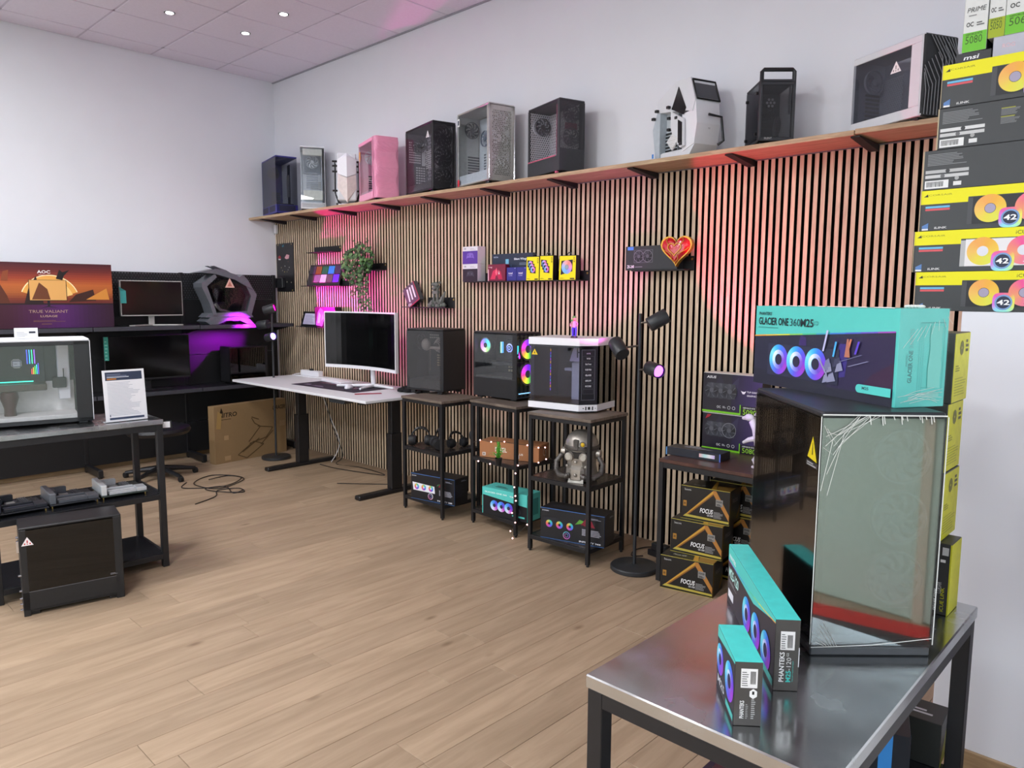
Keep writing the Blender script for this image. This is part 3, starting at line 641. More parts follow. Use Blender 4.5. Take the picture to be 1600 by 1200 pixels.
for a, b in ((.25, .68), (.35, .68), (.2, .63), (.3, .63), (.4, .63), (.25, .58), (.35, .58)): p.disc(a, b, .022, '#55555a', 6)
p.text(.15, .07, .03, 'SILENT', '#cfcfcf', .22); p.grad(.8, .45, .86, .9, ['#3b3b3f', '#2a2a2e']*6, True); p.out(t, 'front_details')
fan_mesh((-.02, W__/2-.04, .12), 'y', .05).build('side_fan', FANGREY, t)
# 10 white case with black ribbed front
L_, W__, H_ = .42, .20, .375
t = pc_case('computer_case', 'white case with black ribbed front and big side window, last on the shelf', (6.42, -.335), -27, L_, W__, H_, ZS, WHITEM, GLASSM, 'none', WINT, fans=0, shroud=.04, gx1=.05, fanm=FANWHITE, back=False, tray=False)
m = MB(); m.box(-L_/2, L_/2-.01, -W__/2-.003, -W__/2+.003, .014, .06, .003); m.box(-L_/2, L_/2-.01, -W__/2-.003, -W__/2+.003, H_-.035, H_-.004, .003); m.box(L_/2-.07, L_/2-.01, -W__/2-.003, -W__/2+.003, .06, H_-.035, .003); m.build('window_surround', WHITEM, t)
m = MB(); m.box(L_/2-.012, L_/2+.004, -W__/2, W__/2, .01, H_, .012); m.build('front_panel', mat('black_front_base', '#1d1e21', .5), t)
m = MB()
for k in range(10):
    y = -W__/2+.012+k*.019; zt = H_-.02-k*.004
    m.tube([(L_/2+.006, y, .02), (L_/2+.010, y, .12+k*.016), (L_/2+.008, y-.05 if y-.05 > -W__/2 else -W__/2, .20+k*.016)], .0022, 4)
for k in range(8):
    m.tube([(L_/2+.008, -W__/2+.03+k*.02, H_-.01), (L_/2+.010, min(W__/2, -W__/2+.10+k*.02), H_-.10), (L_/2+.008, min(W__/2-.004, -W__/2+.12+k*.02), .03)], .0022, 4)
m.build('ribs', mat('grey_rib', '#85868a', .4), t)
m = MB(); m.box(-L_/2+.012, -L_/2+.15, W__/2-.034, W__/2-.030, .06, .28); m.build('tray_mesh', perf_mat('white_tray_mesh', '#eeeef2', (0, 2), .012, .32), t)
m = MB(); m.box(.05, .13, W__/2-.05, W__/2-.03, .07, .26, .003); m.build('cable_cover', WHITE, t)
p = faces(L_, W__, H_)['front'](); p.O += Vector((0, -.003, 0)); tri_sticker(p, .64, .64, .14, '#f4f4f4', '#999999'); p.out(t, 'warning_sticker')

# ------------------------------------------------------------------ stools (three tall side tables) and their loads
def side_table(label, x, y, th, w, d, H):
    """x, y = front right foot"""
    loc, rz = at_corner((x, y), th, w, d, 0); t = thing('side_table', label, 'side table', loc, rz, 'three-tier side tables along the slat wall'); p = .024
    for sx in (-1, 1):
        for sy in (-1, 1):
            m = MB(); cx, cyy = sx*(w/2-p/2), sy*(d/2-p/2); m.box(cx-p/2, cx+p/2, cyy-p/2, cyy+p/2, .012, H-.018, .0015); m.tube([(cx, cyy, 0), (cx, cyy, .014)], .009, 10); m.build('leg', BLK, t)
    m = MB(); m.box(-w/2-.006, w/2+.006, -d/2-.006, d/2+.006, H-.018, H, .002); m.build('tabletop', GREYW, t)
    for zz in (.095, .478):
        m = MB(); 
        for a in ((-w/2+p, w/2-p, -d/2, -d/2+.02), (-w/2+p, w/2-p, d/2-.02, d/2), (-w/2, -w/2+.02, -d/2+p, d/2-p), (w/2-.02, w/2, -d/2+p, d/2-p)): m.box(*a, zz-.014, zz+.012, .001)
        m.build('shelf_rail', BLK, t)
        m = MB(); m.box(-w/2+.018, w/2-.018, -d/2+.018, d/2-.018, zz-.004, zz+.012); m.build('shelf', mat('dark_wood_shelf', '#3a3330', .25), t)
    m = MB()
    for a in ((-w/2+p, w/2-p, -d/2, -d/2+.02), (-w/2+p, w/2-p, d/2-.02, d/2), (-w/2, -w/2+.02, -d/2+p, d/2-p), (w/2-.02, w/2, -d/2+p, d/2-p)): m.box(*a, H-.042, H-.019, .001)
    m.build('top_rail', BLK, t); return t
side_table('black framed three-tier table with headphones on its middle shelf, left of the three', 3.51, -.686, -1.5, .47, .38, .872)
side_table('black framed three-tier table with a brown carton on its middle shelf, middle of the three', 4.161, -.600, -4, .475, .38, .895)
side_table('black framed three-tier table with a grey helmet on its middle shelf, right of the three', 4.855, -.701, 2, .478, .39, .90)
MESHX = PERFX
# case on the left table
L_, W__, H_ = .368, .277, .50
t = pc_case('computer_case', 'plain matte black case with smoked glass side, on the left side table', (3.251, -.445), 9.4, L_, W__, H_, .872, BLK2, glass_mat('light_smoke_glass', (.84, .83, .83)), 'plain', mat('dark_interior', '#121214', .6), fans=0, shroud=.085, frontmat=mat('brushed_black_front', '#25262a', .5), foot=.022)
m = MB()
for k in range(5): m.ring((.02-.0*k, -.02+.012*k, .36), (1, 0, 0), (0, 0, 1), .028+.008*k, .033+.008*k, 22, a0=-2.2+k*.3, a1=2.6)
m.ball((-.10, 0, .37), (.04, .04, .05)); m.box(-.12, .06, .0, .04, .335, .355, .003); m.build('cooler_coil', mat('grey_tubing', '#8b8583', .35), t, True)
p = tray_print(t, L_, W__, H_); grille(t, p, .28, .38, .22, .2, 3, 5, '#8d8468'); grille(t, p, .04, .3, .04, .4, 1, 14, '#7a7060'); grille(t, p, .05, .82, .3, .08, 5, 2, '#9a958c'); p.out(t, 'tray_grille')
# case on the middle table
L_, W__, H_ = .425, .254, .478
t = pc_case('computer_case', 'black case lit by rainbow fans, on the middle side table', (4.005, -.435), .5, L_, W__, H_, .895, BLK2, GLASSC, 'glass', mat('dark_interior', '#121214', .6), fans=0, shroud=.15, gx1=.04)
m = MB(); m.box(-L_/2, L_/2-.005, -W__/2-.002, -W__/2+.003, .014, .15, .002); m.build('lower_side_panel', BLK2, t)
m = MB()
for sx in (-1, 1): m.box(L_/2-.01, L_/2+.001, sx*W__/2-(.008 if sx > 0 else 0), sx*W__/2+(.008 if sx < 0 else 0), .014, H_-.01, .002)
m.build('front_post', BLK2, t)
def glow_fan(t, c, n, r, cols, name='light_fan', seg=30, a=0):
    u, w, nn = (Vector((0, 1, 0)), Vector((0, 0, 1)), Vector((1, 0, 0))) if n == 'x' else (Vector((1, 0, 0)), Vector((0, 0, 1)), Vector((0, -1, 0)))
    f = fan_mesh(c, n, r, 9, 24, .01); o = f.build(name, FANHUB, t)
    k = len(cols); q = MB(); cc = [lin(x) for x in cols]; q.ring(Vector(c)+nn*.0135, u, w, r*.36, r*.92, seg, cols=cc); q.disc(Vector(c)+nn*.0137, u, w, r*.34, 14, col=(.02, .02, .03)); q.build('light_ring', INKGLOW, o); o2 = MB(); o2.ring(Vector(c)+nn*.014, u, w, r*1.0, r*1.06, seg); o2.build('outer_rim', SILV, o)
    return o
glow_fan(t, (-.145, -.06, .375), 'y', .053, ['#57e0c0', '#4fb8f0', '#4f8ff0', '#8a6cf0', '#b46cf0', '#e08ae0', '#f0b0f0', '#b0f080', '#70e880'])
FC = ['#b050e0', '#7a30d8', '#6a20d0', '#a030e8', '#e040e8', '#f04090', '#f0a040', '#c8e040', '#50c040', '#30b060']
for zc in (.36, .185): glow_fan(t, (L_/2-.022, .0, zc), 'x', .075, FC)
m = MB(); m.box(-.03, .10, .03, .07, .27, .42, .004); m.build('motherboard', mat('dark_board', '#1c1d22', .5), t)
m = MB()
c = (.03, -.005, .36)
m.ring(c, (1, 0, 0), (0, 0, 1), .022, .032, 22, cols=[lin(q) for q in ('#6a7ac8', '#a8b0e8', '#4050a0', '#8890d8')]); m.ring((c[0], c[1]-.004, c[2]), (1, 0, 0), (0, 0, 1), .008, .014, 16, cols=[lin('#90a0f0')])
for k, cl in enumerate(['#40d0c0', '#e8b040', '#50a0f0']): m.box(-.065+k*.005, -.062+k*.005, .0, .02, .32, .40, col=lin(cl))
m.box(.12, .126, -.02, -.012, .30, .38, col=lin('#40c8d0')); m.box(.135, .141, -.02, -.012, .29, .34, col=lin('#e040e0')); m.box(L_/2-.004, L_/2+.0015, -.1, .1, .05, .056, col=lin('#80b8e8'))
m.build('light_strips', INKGLOW, t)
m = MB(); m.tube([(c[0], 0, c[2]-.03), (.06, -.02, .30), (.12, -.02, .30), (.14, 0, .38)], .006, 8); m.box(-.12, .15, -.06, .03, .235, .262, .003); m.build('graphics_card', BLK2, t)
p = tray_print(t, L_, W__, H_); grille(t, p, .32, .36, .14, .18, 2, 3, '#8d8468'); p.out(t, 'tray_grille')
# white panoramic case on the right table
t = thing('computer_case', 'black and white panoramic case with a spec-sheet sticker, on the right side table', 'computer case', *(lambda a: a)(at_corner((4.735, -.545), 9.7, .455, .331, .901)))
L_, W__, H_ = .455, .331, .463; ch = .085
oc = [(-L_/2, -W__/2), (L_/2-ch, -W__/2), (L_/2, -W__/2+ch), (L_/2, W__/2), (-L_/2, W__/2)]
def plate(z0, z1, name, mt, sc=1.): m = MB(); m.prism([(a*sc, b*sc) for a, b in oc], z0, z1); return m.build(name, mt, t)
plate(H_-.045, H_, 'top_panel', WHITE); plate(.012, .052, 'base_panel', WHITE); plate(0, .013, 'foot', BLK2, .9)
plate(H_-.058, H_-.046, 'top_inner_frame', BLK2, .985); plate(.053, .06, 'floor_plate', BLK2, .985)
inner = mat('navy_black_interior', '#14141d', .45)
m = MB(); m.box(-L_/2+.004, L_/2-.01, W__/2-.01, W__/2-.004, .053, H_-.046); m.box(-L_/2+.004, -L_/2+.03, -W__/2+.02, W__/2-.01, .053, H_-.046); m.build('rear_wall', inner, t)
m = MB(); m.box(-L_/2+.004, L_/2-ch, -W__/2+.002, -W__/2+.006, .053, H_-.046); m.build('side_glass', glass_mat('dark_tint_glass', (.78, .78, .86)), t)
m = MB(); m.box(L_/2-.006, L_/2-.002, -W__/2+ch, W__/2-.004, .053, H_-.046); m.build('front_glass', glass_mat('bronze_glass', (.18, .17, .16), base=.10), t)
cl = math.hypot(ch, ch); o = thing('x', 'x', 'x'); bpy.data.objects.remove(o)
cp = Print((L_/2-ch-.001, -W__/2-.001, .053), (1, 1, 0), (0, 0, 1), cl, H_-.099)
m = MB(); m.prism([(L_/2-ch, -W__/2+.001), (L_/2-.001, -W__/2+ch), (L_/2-.004, -W__/2+ch+.002), (L_/2-ch-.002, -W__/2+.005)], .053, H_-.046); m.build('corner_panel', mat('gloss_black_corner', '#0d0d14', .15), t)
cp.rect(.14, .08, .86, .94, '#6c6c78'); cp.rect(.16, .086, .84, .934, '#15151c')
for i, tx in enumerate(['', 'V10', 'Black Tower', 'RGB FAN', 'GLASS', 'AIRFLOW', 'NCORE', '']):
    y = .855-i*.094; cp.rect(.2, y-.012, .8, y+.07, '#56545e' if i else '#2a2a36'); cp.rect(.215, y-.008, .785, y+.066, '#1d1b24')
    if tx: cp.text(.5, y+.015, .028, tx, '#dcdce4', .32 if len(tx) > 4 else .2, True, 'c')
cp.text(.5, .865, .02, 'HYTECH'[:4], '#d8c0e8', .2, True, 'c'); cp.out(t, 'spec_sheet')
m = MB(); m.box(-.07, .02, .02, .06, .24, .26, .004); m.box(-.005, .09, .0, .09, .055, .30, .006); m.box(.09, .14, -.02, .06, .055, .11, .004); m.build('display_plinth', mat('grey_plinth', '#b9bcc0', .6), t)
m = MB(); pts = [(-.025, .305)]+[(.05+.055*math.cos(a), .36+.055*math.sin(a)) for a in [PI*.85-k*PI*1.35/14 for k in range(15)]]; m.prism(pts, .01, .045, 1); m.build('emblem_body', mat('lilac_white_emblem', '#c9c2dc', .5), t)
p = Print((-.03, .009, .30), (1, 0, 0), (0, 0, 1), .14, .12); p.rect(.42, .25, .49, .85, '#2a2540'); p.rect(.72, .25, .79, .85, '#2a2540'); p.rect(.49, .5, .72, .58, '#2a2540'); p.out(t, 'emblem_letter')
p = Print((-L_/2, -W__/2+.0015, 0), (1, 0, 0), (0, 0, 1), L_, H_); p.poly([(.05, .76), (.15, .76), (.10, .84)], '#e8c828'); p.poly([(.085, .775), (.115, .775), (.10, .82)], '#7a6410'); p.out(t, 'warning_sticker')
m = MB()
for k in range(14): m.box(-L_/2+.034, -L_/2+.037, .05, .052, .1+k*.02, .115+k*.02, col=lin(['#6a40e0', '#e0a030', '#c040e0', '#40a0e0'][k % 4]))
m.build('light_strips', INKGLOW, t)
p = Print((L_/2-ch, -W__/2, 0), (1, 1, 0), (0, 0, 1), cl, .055)
p.disc(.25, .55, .07, '#333333', 10); p.rect(.36, .35, .42, .75, '#222222'); p.rect(.5, .4, .62, .72, '#222222'); p.rect(.72, .35, .78, .75, '#222222'); p.disc(.9, .55, .06, '#888888', 10); p.out(t, 'ports')

# ------------------------------------------------------------------ cartons
def box_body(name, label, C, th, w, d, h, z, col, cat='box', group=None, rough=.4, edge=None, tag_=True, b=.0015):
    loc, rz = at_corner(C, th, w, d, z); t = thing(name, label, cat, loc, rz, group)
    m = MB(); m.box(-w/2, w/2, -d/2, d/2, 0, h, b); m.build('carton', mat('card_'+col.lstrip('#'), col, rough, var=.02), t)
    return t, faces(w, d, h)
TEAL = '#57c9c0'
# ID-style cooler boxes on the tables
def cooler_box(label, C, th, w, d, h, z, white):
    t, F = box_body('cooler_box', label, C, th, w, d, h, z, '#15161b'); p = F['front']()
    p.rect(0, .985, 1, 1, '#4a78b8'); p.rect(0, 0, 1, .012, '#4a78b8'); p.text(.03, .90, .035, 'ID-COOLING', '#d8d8e0', .1, True)
    if white: p.poly([(.06, .35), (.04, .66), (.55, .60), (.56, .33)], '#e9e9f0'); p.poly([(.6, .62), (.7, .75), (.62, .7)], '#3c7048')
    else: p.poly([(.55, .6), (.62, .78), (.75, .72)], '#5a9a3a'); p.poly([(.68, .6), (.8, .8), (.86, .58)], '#8a2838'); p.poly([(.06, .3), (.05, .7), (.3, .72)], '#22232b')
    for k in range(3): p.fan(.14+.165*k, .50, .12 if not white else .115, ['#3fa0e0', '#48c8a0', '#e0c850', '#e06858', '#c850b8', '#6058d8'], '#dcdce8' if white else '#202028')
    p.ring(.46 if white else .42, .2, .10, .125, ['#e8e8ee' if white else '#8a6cd0', '#c8c8d8' if white else '#50b8c0', '#e070b0']); p.disc(.46 if white else .42, .2, .095, '#1a1b24'); p.ring(.46 if white else .42, .2, .05, .062, ['#60a8e0', '#d060c0'])
    p.lines(.66, .3, .3, .22, 5, '#b8b8c4', .45, 5); p.text(.62, .06, .05, 'INFINITY 360', '#e6e6ee', .33, True); p.lines(.8, .84, .16, .06, 2, '#9a9aa8', .5)
    p.poly([(.64, .62), (.72, .85), (.80, .62)], '#7a2030'); p.out(t)
    p = F['right'](); p.lines(.1, .3, .7, .5, 9, '#3c3c46', .3, 9); p.lines(.5, .85, .4, .06, 2, '#8a8a96'); p.rect(0, 0, .02, 1, '#4a78b8'); p.out(t, 'side_print')
    p = F['top'](); p.rect(0, 0, 1, .02, '#4a78b8'); p.lines(.1, .3, .5, .3, 3, '#34343c'); p.out(t, 'top_print'); return t
cooler_box('black cooler box with white fans printed, bottom shelf of the left side table', (3.575, -.625), 10, .415, .16, .193, .108, True)
cooler_box('black cooler box with green and red streaks, bottom shelf of the right side table', (4.897, -.600), 14, .433, .16, .194, .108, False)
t, F = box_body('cooler_box', 'teal and black cooler box on the bottom shelf of the middle side table', (4.223, -.555), 5.8, .393, .153, .189, .108, TEAL)
p = F['front'](); p.poly([(.02, 0), (1, 0), (1, .55), (.02, .72)], '#15161b'); p.text(.06, .82, .05, 'GLACIER ONE 360', '#e6f6f4', .5, True); p.text(.62, .80, .05, 'T30', '#fafafa', .1, True)
for k in range(3): p.fan(.28+.16*k, .38, .19, ['#7040d0', '#5060e8', '#48a8f0', '#a0d8ff', '#e0e8ff', '#d060d0'], '#30304a')
p.fan(.8, .32, .14, ['#33333b', '#4a4a55'], '#1a1a20'); p.rect(.68, .12, .95, .18, TEAL); p.out(t)
p = F['right'](); p.rect(.45, .2, .85, .8, '#3f948e'); p.out(t, 'side_print'); p = F['top'](); p.lines(.2, .3, .3, .3, 2, '#2a4a48'); p.out(t, 'top_print')
# brown carton with the round mark
t, F = box_body('shipping_carton', 'brown printed carton wound with fairy lights, middle shelf of the middle side table', (4.192, -.405), 17, .463, .17, .115, .491, '#a87048')
p = F['front'](); p.rect(0, .97, 1, .975, '#8a5a38'); p.text(.27, .42, .26, 'PIXEL', '#f0e6da', .2, True); p.text(.62, .32, .12, 'CLUB', '#f0e6da', .12, True)
for a in (.05, .27, .62, .83): p.rect(a, .1, a+.055, .3, '#cfc8c4'); p.rect(a+.012, .14, a+.04, .26, '#8a7468')
p.out(t); p = F['right'](); p.ring(.55, .5, .16, .22, ['#c9b6a6']); p.out(t, 'side_print'); p = F['top'](); p.rect(0, .49, 1, .51, '#86583a'); p.out(t, 'top_seam')
# fairy lights
t = thing('fairy_lights', 'string of small pink-white fairy lights around the brown carton and table post', 'string lights', (4.0, -.55, .60))
pts = [(3.715, -.58, .59), (3.78, -.565, .615), (3.87, -.545, .612), (3.96, -.505, .62), (4.05, -.475, .612), (4.13, -.455, .612), (4.2, -.42, .60), (4.225, -.38, .60), (4.235, -.38, .52), (4.21, -.43, .50), (4.17, -.59, .50), (4.185, -.63, .455), (4.175, -.63, .36), (4.18, -.625, .30), (4.19, -.63, .27), (4.155, -.63, .18), (4.185, -.63, .12), (4.16, -.65, .06), (4.19, -.66, .02), (4.23, -.56, .10)]
base = Vector((4.0, -.55, .60)); L = [Vector(q)-base for q in pts]
m = MB(); m.tube(L, .0016, 5); m.build('wire', mat('dark_wire', '#2c2a2c', .6), t)
BULB = mat('fairy_bulb', '#ffe0dc', .3, emit='#ffb9b4', estr=4.)
m = MB(); m.ball((0, 0, 0), .0055, 8, 6); b0 = None
for q in L[1:] + [Vector((3.86, -.66, .492))-base, Vector((3.98, -.665, .492))-base]:
    if b0 is None: b0 = m.build('bulb', BULB, t, True, loc=q)
    else: c = b0.copy(); c.location = q; COL.objects.link(c)
# small fern in black pot
FERN = mat('fern_green', '#5fae3c', .5, var=.2); LEAFM = mat('ivy_leaf', '#3d6234', .5, var=.35, scale=9); STEMM = mat('ivy_stem', '#5a5a3a', .7)
t = thing('potted_fern', 'tiny bright green fern in a black pot in front of the brown carton', 'plant', (4.055, -.66, .491))
m = MB(); m.lathe([(.018, 0), (.026, .05), (.028, .052), (.024, .05), (.02, .045)], 16); m.build('pot', BLK2, t, True)
m = MB(); rn = random.Random(4)
for k in range(22):
    a = 2*PI*k/22+rn.uniform(-.2, .2); r = rn.uniform(.035, .095); hgt = rn.uniform(.02, .06) if k % 3 else rn.uniform(.08, .14)
    if k % 3 == 0: r *= .35
    P_ = [Vector((math.cos(a)*r*s_, math.sin(a)*r*s_, .05+hgt*math.sin(s_*2.2)/.9)) for s_ in [i/7 for i in range(8)]]
    side = Vector((-math.sin(a), math.cos(a), 0))
    for i in range(1, 8):
        wl = .016*(1-i/8.5); d = (P_[i]-P_[i-1])
        for sg in (-1, 1): m.add([P_[i-1], P_[i-1]+side*sg*wl+d*.7, P_[i]], [[0, 1, 2]])
o = m.build('fronds', FERN, t); o['kind'] = 'stuff'
# headphones and headset pieces on the left table
def headphones(label, loc, rz, tilt, s=1., name='headphones'):
    t = thing(name, label, 'headphones', loc, rz, 'black headsets on the left side table'); t.rotation_euler = (tilt, 0, rz)
    m = MB(); m.tube([(math.cos(a)*.075*s, 0, .06*s+math.sin(a)*.085*s) for a in [PI*k/12 for k in range(13)]], [.007*s]*4+[.012*s]*5+[.007*s]*4, 8); m.build('headband', BLK2, t, True)
    for sg in (-1, 1):
        m = MB(); m.tube([(sg*.05*s, 0, .045*s), (sg*.07*s, 0, .045*s), (sg*.095*s, 0, .045*s)], [.04*s, .044*s, .034*s], 18); o = m.build('ear_cup', BLKM, t, True)
        m = MB(); m.tube([(sg*.035*s, 0, .045*s), (sg*.05*s, 0, .045*s)], [.033*s, .04*s], 18); m.build('ear_pad', mat('soft_black_pad', '#222226', .8), o, True)
    return t
Z2 = .4915
headphones('black headset at the left end of the left table middle shelf', (3.16, -.60, Z2+.002), .7, -.35, .95)
headphones('black headset with grey sheen beside the front post of the left table', (3.33, -.60, Z2+.002), -.5, -.25, 1.0)
headphones('black headset lying at the right end of the left table middle shelf', (3.42, -.44, Z2+.002), 1.4, -.5, .85)
t = thing('microphone', 'small black desk microphone on a short stand, right end of the left table shelf', 'microphone', (3.47, -.36, Z2))
m = MB(); m.lathe([(.035, 0), (.035, .006), (.006, .01), (.006, .06)], 18); m.build('stand', BLK2, t, True); m = MB(); m.ball((0, 0, .09), (.017, .017, .035)); m.build('capsule', mat('mic_grille', '#3a3a3e', .4, .5), t, True)
# generic vintage respirator helmet
HM = mat('aged_pewter', '#a39d94', .36, .5, var=.28, scale=14, bump=.3); HM2 = mat('dark_pewter', '#5c5854', .4, .45, var=.3)
t = thing('helmet_bust', 'grey metal respirator helmet with round goggles and ribbed hoses, middle shelf of the right table', 'helmet', (4.68, -.555, .4915), math.radians(20))
m = MB(); m.lathe([(.085, 0), (.10, .012), (.098, .05), (.088, .11), (.094, .17), (.104, .20), (.102, .235), (.085, .275), (.05, .305), (.0, .315)], 28); m.build('shell', HM, t, True)
m = MB(); m.lathe([(.106, .195), (.110, .20), (.110, .215), (.104, .222)], 28); m.build('brow_band', HM2, t, True)
m = MB(); m.add([(-.035, -.092, .10), (.035, -.092, .10), (.05, -.118, .0), (-.05, -.118, .0), (-.03, -.10, .17), (.03, -.10, .17)], [[0, 1, 2, 3], [0, 4, 5, 1]]); m.box(-.05, .05, -.12, -.06, .0, .10, .02); m.build('muzzle', HM, t)
m = MB(); m.box(-.078, .078, -.104, -.06, .145, .19, .008); m.build('visor_recess', mat('visor_black', '#1d1b1b', .3), t)
for sx in (-1, 1):
    m = MB(); m.tube([(sx*.042, -.09, .16), (sx*.047, -.118, .158), (sx*.047, -.121, .158)], [.03, .027, .018], 20); o = m.build('goggle', HM, t, True); m = MB(); m.tube([(sx*.047, -.1205, .158), (sx*.047, -.1225, .158)], .017, 18); m.build('lens', mat('pale_lens', '#b9b4a8', .2), o)
    m = MB(); m.tube([(sx*.10, -.01, .17), (sx*.125, -.01, .17)], .026, 18); m.build('ear_disc', HM, t, True)
    pts = [Vector((sx*.118, -.03, .155)), Vector((sx*.15, -.045, .11)), Vector((sx*.145, -.06, .06)), Vector((sx*.11, -.10, .035)), Vector((sx*.06, -.13, .04)), Vector((sx*.035, -.115, .05))]; path = []
    for i in range(len(pts)-1):
        for k in range(6): path.append(pts[i].lerp(pts[i+1], k/6))
    m = MB(); m.tube(path, [.0145 if i % 2 else .0175 for i in range(len(path))], 12); m.build('hose', HM2, t, True)
m = MB(); m.tube([(.035, -.095, .235), (.04, -.115, .238)], .020, 18); o = m.build('lamp_rim', HM2, t, True); m = MB(); m.ball((.0405, -.113, .238), (.014, .007, .014)); m.build('yellow_lamp', mat('amber_lens', '#d8b020', .2), o, True)
m = MB(); m.box(-.02, .012, -.112, -.09, .20, .265, .004); m.build('crest_plate', HM2, t)
for q in ((-.0, -.118, .13), (.06, -.1, .1), (-.06, -.1, .1), (.0, -.123, .05)):
    m = MB(); m.ball(q, .011, 10, 6); m.build('stud', HM, t, True)
# small figurine on the white case
t = thing('figurine', 'tiny toy figurine with green cap and blue trousers standing on the white case', 'figurine', (4.56, -.50, 1.365), .3)
m = MB(); m.lathe([(.022, 0), (.022, .008), (.018, .010)], 16); m.build('base', BLK2, t)
m = MB(); m.tube([(-.009, 0, .008), (-.011, 0, .05), (-.006, 0, .07)], [.006, .008, .009], 8); m.tube([(.009, 0, .008), (.011, 0, .05), (.006, 0, .07)], [.006, .008, .009], 8); m.build('legs', mat('toy_blue', '#3a3fb0', .4), t, True)
m = MB(); m.tube([(0, 0, .065), (0, 0, .085), (0, 0, .105)], [.013, .016, .012], 10); m.tube([(-.012, 0, .10), (-.024, 0, .085), (-.02, -.01, .072)], .005, 6); m.tube([(.012, 0, .10), (.022, 0, .088), (.02, -.012, .075)], .005, 6); m.build('jacket', mat('toy_pink', '#d89ab0', .5), t, True)
m = MB(); m.ball((0, 0, .118), .012, 10, 8); m.build('head', mat('toy_skin', '#c99a80', .5), t, True); m = MB(); m.ball((0, .001, .127), (.013, .013, .009)); m.ball((-.012, -.012, .108), (.009, .006, .006)); m.build('cap', mat('toy_green', '#4c9a4a', .5), t, True)

# ------------------------------------------------------------------ floor lamps with three spot heads
LENSM = {}
def spot_head(t, piv, centre, direction, length, rad, lens_col, lens_e, power, size, blend=.25, arm=True, lamp_col=None):
    d = Vector(direction).normalized(); c = Vector(centre); a, b = c-d*length/2, c+d*length/2
    m = MB(); m.tube([a, a+d*.004, b-d*.002, b], [rad*.93, rad, rad, rad*.97], 24, cap=False); m.tube([a, a+d*.001], rad*.93, 24); m.tube([b-d*.02, b-d*.019], rad*.95, 24); h = m.build('spot_head', DG, t, True)
    k = lens_col
    if k not in LENSM: LENSM[k] = mat('lamp_lens_'+k.lstrip('#'), k, .3, emit=k, estr=lens_e)
    m = MB(); m.tube([b-d*.016, b-d*.012], rad*.8, 20); m.build('lens', LENSM[k], h)
    if arm: m = MB(); m.tube([piv, c-d*.0], .006, 8); m.build('arm', mat('lamp_arm', '#6e665f', .35, .8), t)
    l = bpy.data.lights.new('spot_lamp', 'SPOT'); l.energy = power; l.color = lin(lamp_col or lens_col); l.spot_size = size; l.spot_blend = blend; l.shadow_soft_size = .02
    o = bpy.data.objects.new('spot_lamp', l); COL.objects.link(o); wl = t.matrix_world; o.location = Vector(t.location)+b+d*.004
    o.rotation_euler = d.to_track_quat('-Z', 'Y').to_euler(); return h
DG = mat('lamp_charcoal', '#2a2c2f', .4)
def floor_lamp(label, x, y, heads):
    t = thing('floor_lamp', label, 'floor lamp', (x, y, 0), 0, 'three-headed black floor lamps')
    m = MB(); m.lathe([(.138, 0), (.142, .004), (.142, .022), (.136, .028), (.02, .030), (.012, .034)], 36); m.build('base', DG, t, True)
    m = MB(); m.tube([(0, 0, .028), (0, 0, 1.525)], .0105, 12); m.build('pole', DG, t, True)
    for h in heads: spot_head(t, *h)
    return t
floor_lamp('black floor lamp with three spot heads, beside the helmet table', 5.062, -.519, [
    ((0, 0, 1.47), (.125, -.01, 1.49), (.80, .75, .62), .115, .043, '#ff3474', 3, 27, 1.85, .10),
    ((0, 0, 1.34), (-.075, -.10, 1.325), (-.62, .30, .50), .115, .043, '#f058d0', 3, 19, 1.5, .35),
    ((0, 0, 1.20), (.115, -.02, 1.21), (.80, -.28, -.12), .105, .040, '#b048ff', 7, 11, 1.5, .5)])
floor_lamp('black floor lamp with three spot heads, in the corner behind the desk', .735, -.470, [
    ((0, 0, 1.47), (.05, -.05, 1.49), (.60, .58, .24), .115, .043, '#ff10b8', 3, 66, 1.75, .12),
    ((0, 0, 1.36), (-.10, -.04, 1.335), (-.86, -.36, -.12), .115, .043, '#cc10ff', 3, 60, 1.35, .4),
    ((0, 0, 1.20), (.06, -.055, 1.22), (.85, .16, .18), .105, .040, '#8c6cff', 8, 8, 1.3, .5)])

# ------------------------------------------------------------------ slat wall: acrylic board, ledges and what they carry
GOLDP = mat('brass_screw', '#c9a860', .3, .8)
t = thing('pegboard_panel', 'tall matte black wall panel with badges and pins, on the slats beside the corner', 'wall panel', (.20, -.002, 1.92))
m = MB(); m.prism([(-.175, -.245), (-.165, -.255), (.165, -.255), (.175, -.245), (.175, .245), (.165, .255), (-.165, .255), (-.175, .245)], -.006, 0, 1); m.build('board', mat('black_acrylic', '#17171a', .3), t)
m = MB(); m.box(-.19, .0, -.045, -.006, -.215, -.11, .003); m.build('pocket', mat('smoke_acrylic', '#202024', .2), t)
PN = Print((-.175, -.0062, -.255), (1, 0, 0), (0, 0, 1), .35, .51)
for i, (a, b, c) in enumerate([(.12, .97, '#c8a860'), (.9, .97, '#c8a860'), (.9, .03, '#c8a860')]): PN.disc(a, b, .012, c, 10)
for a, b, c in [(.28, .5, '#c8b890'), (.5, .53, '#d0d0d0'), (.75, .5, '#c8c8c8'), (.35, .44, '#b0b0a0'), (.47, .41, '#d8c060'), (.62, .41, '#a09060'), (.68, .45, '#b0b0b0'), (.6, .2, '#e0d8c0'), (.85, .19, '#e0d8c0'), (.3, .62, '#4a4a4e'), (.7, .62, '#804848')]: PN.disc(a, b, .012, c, 8)
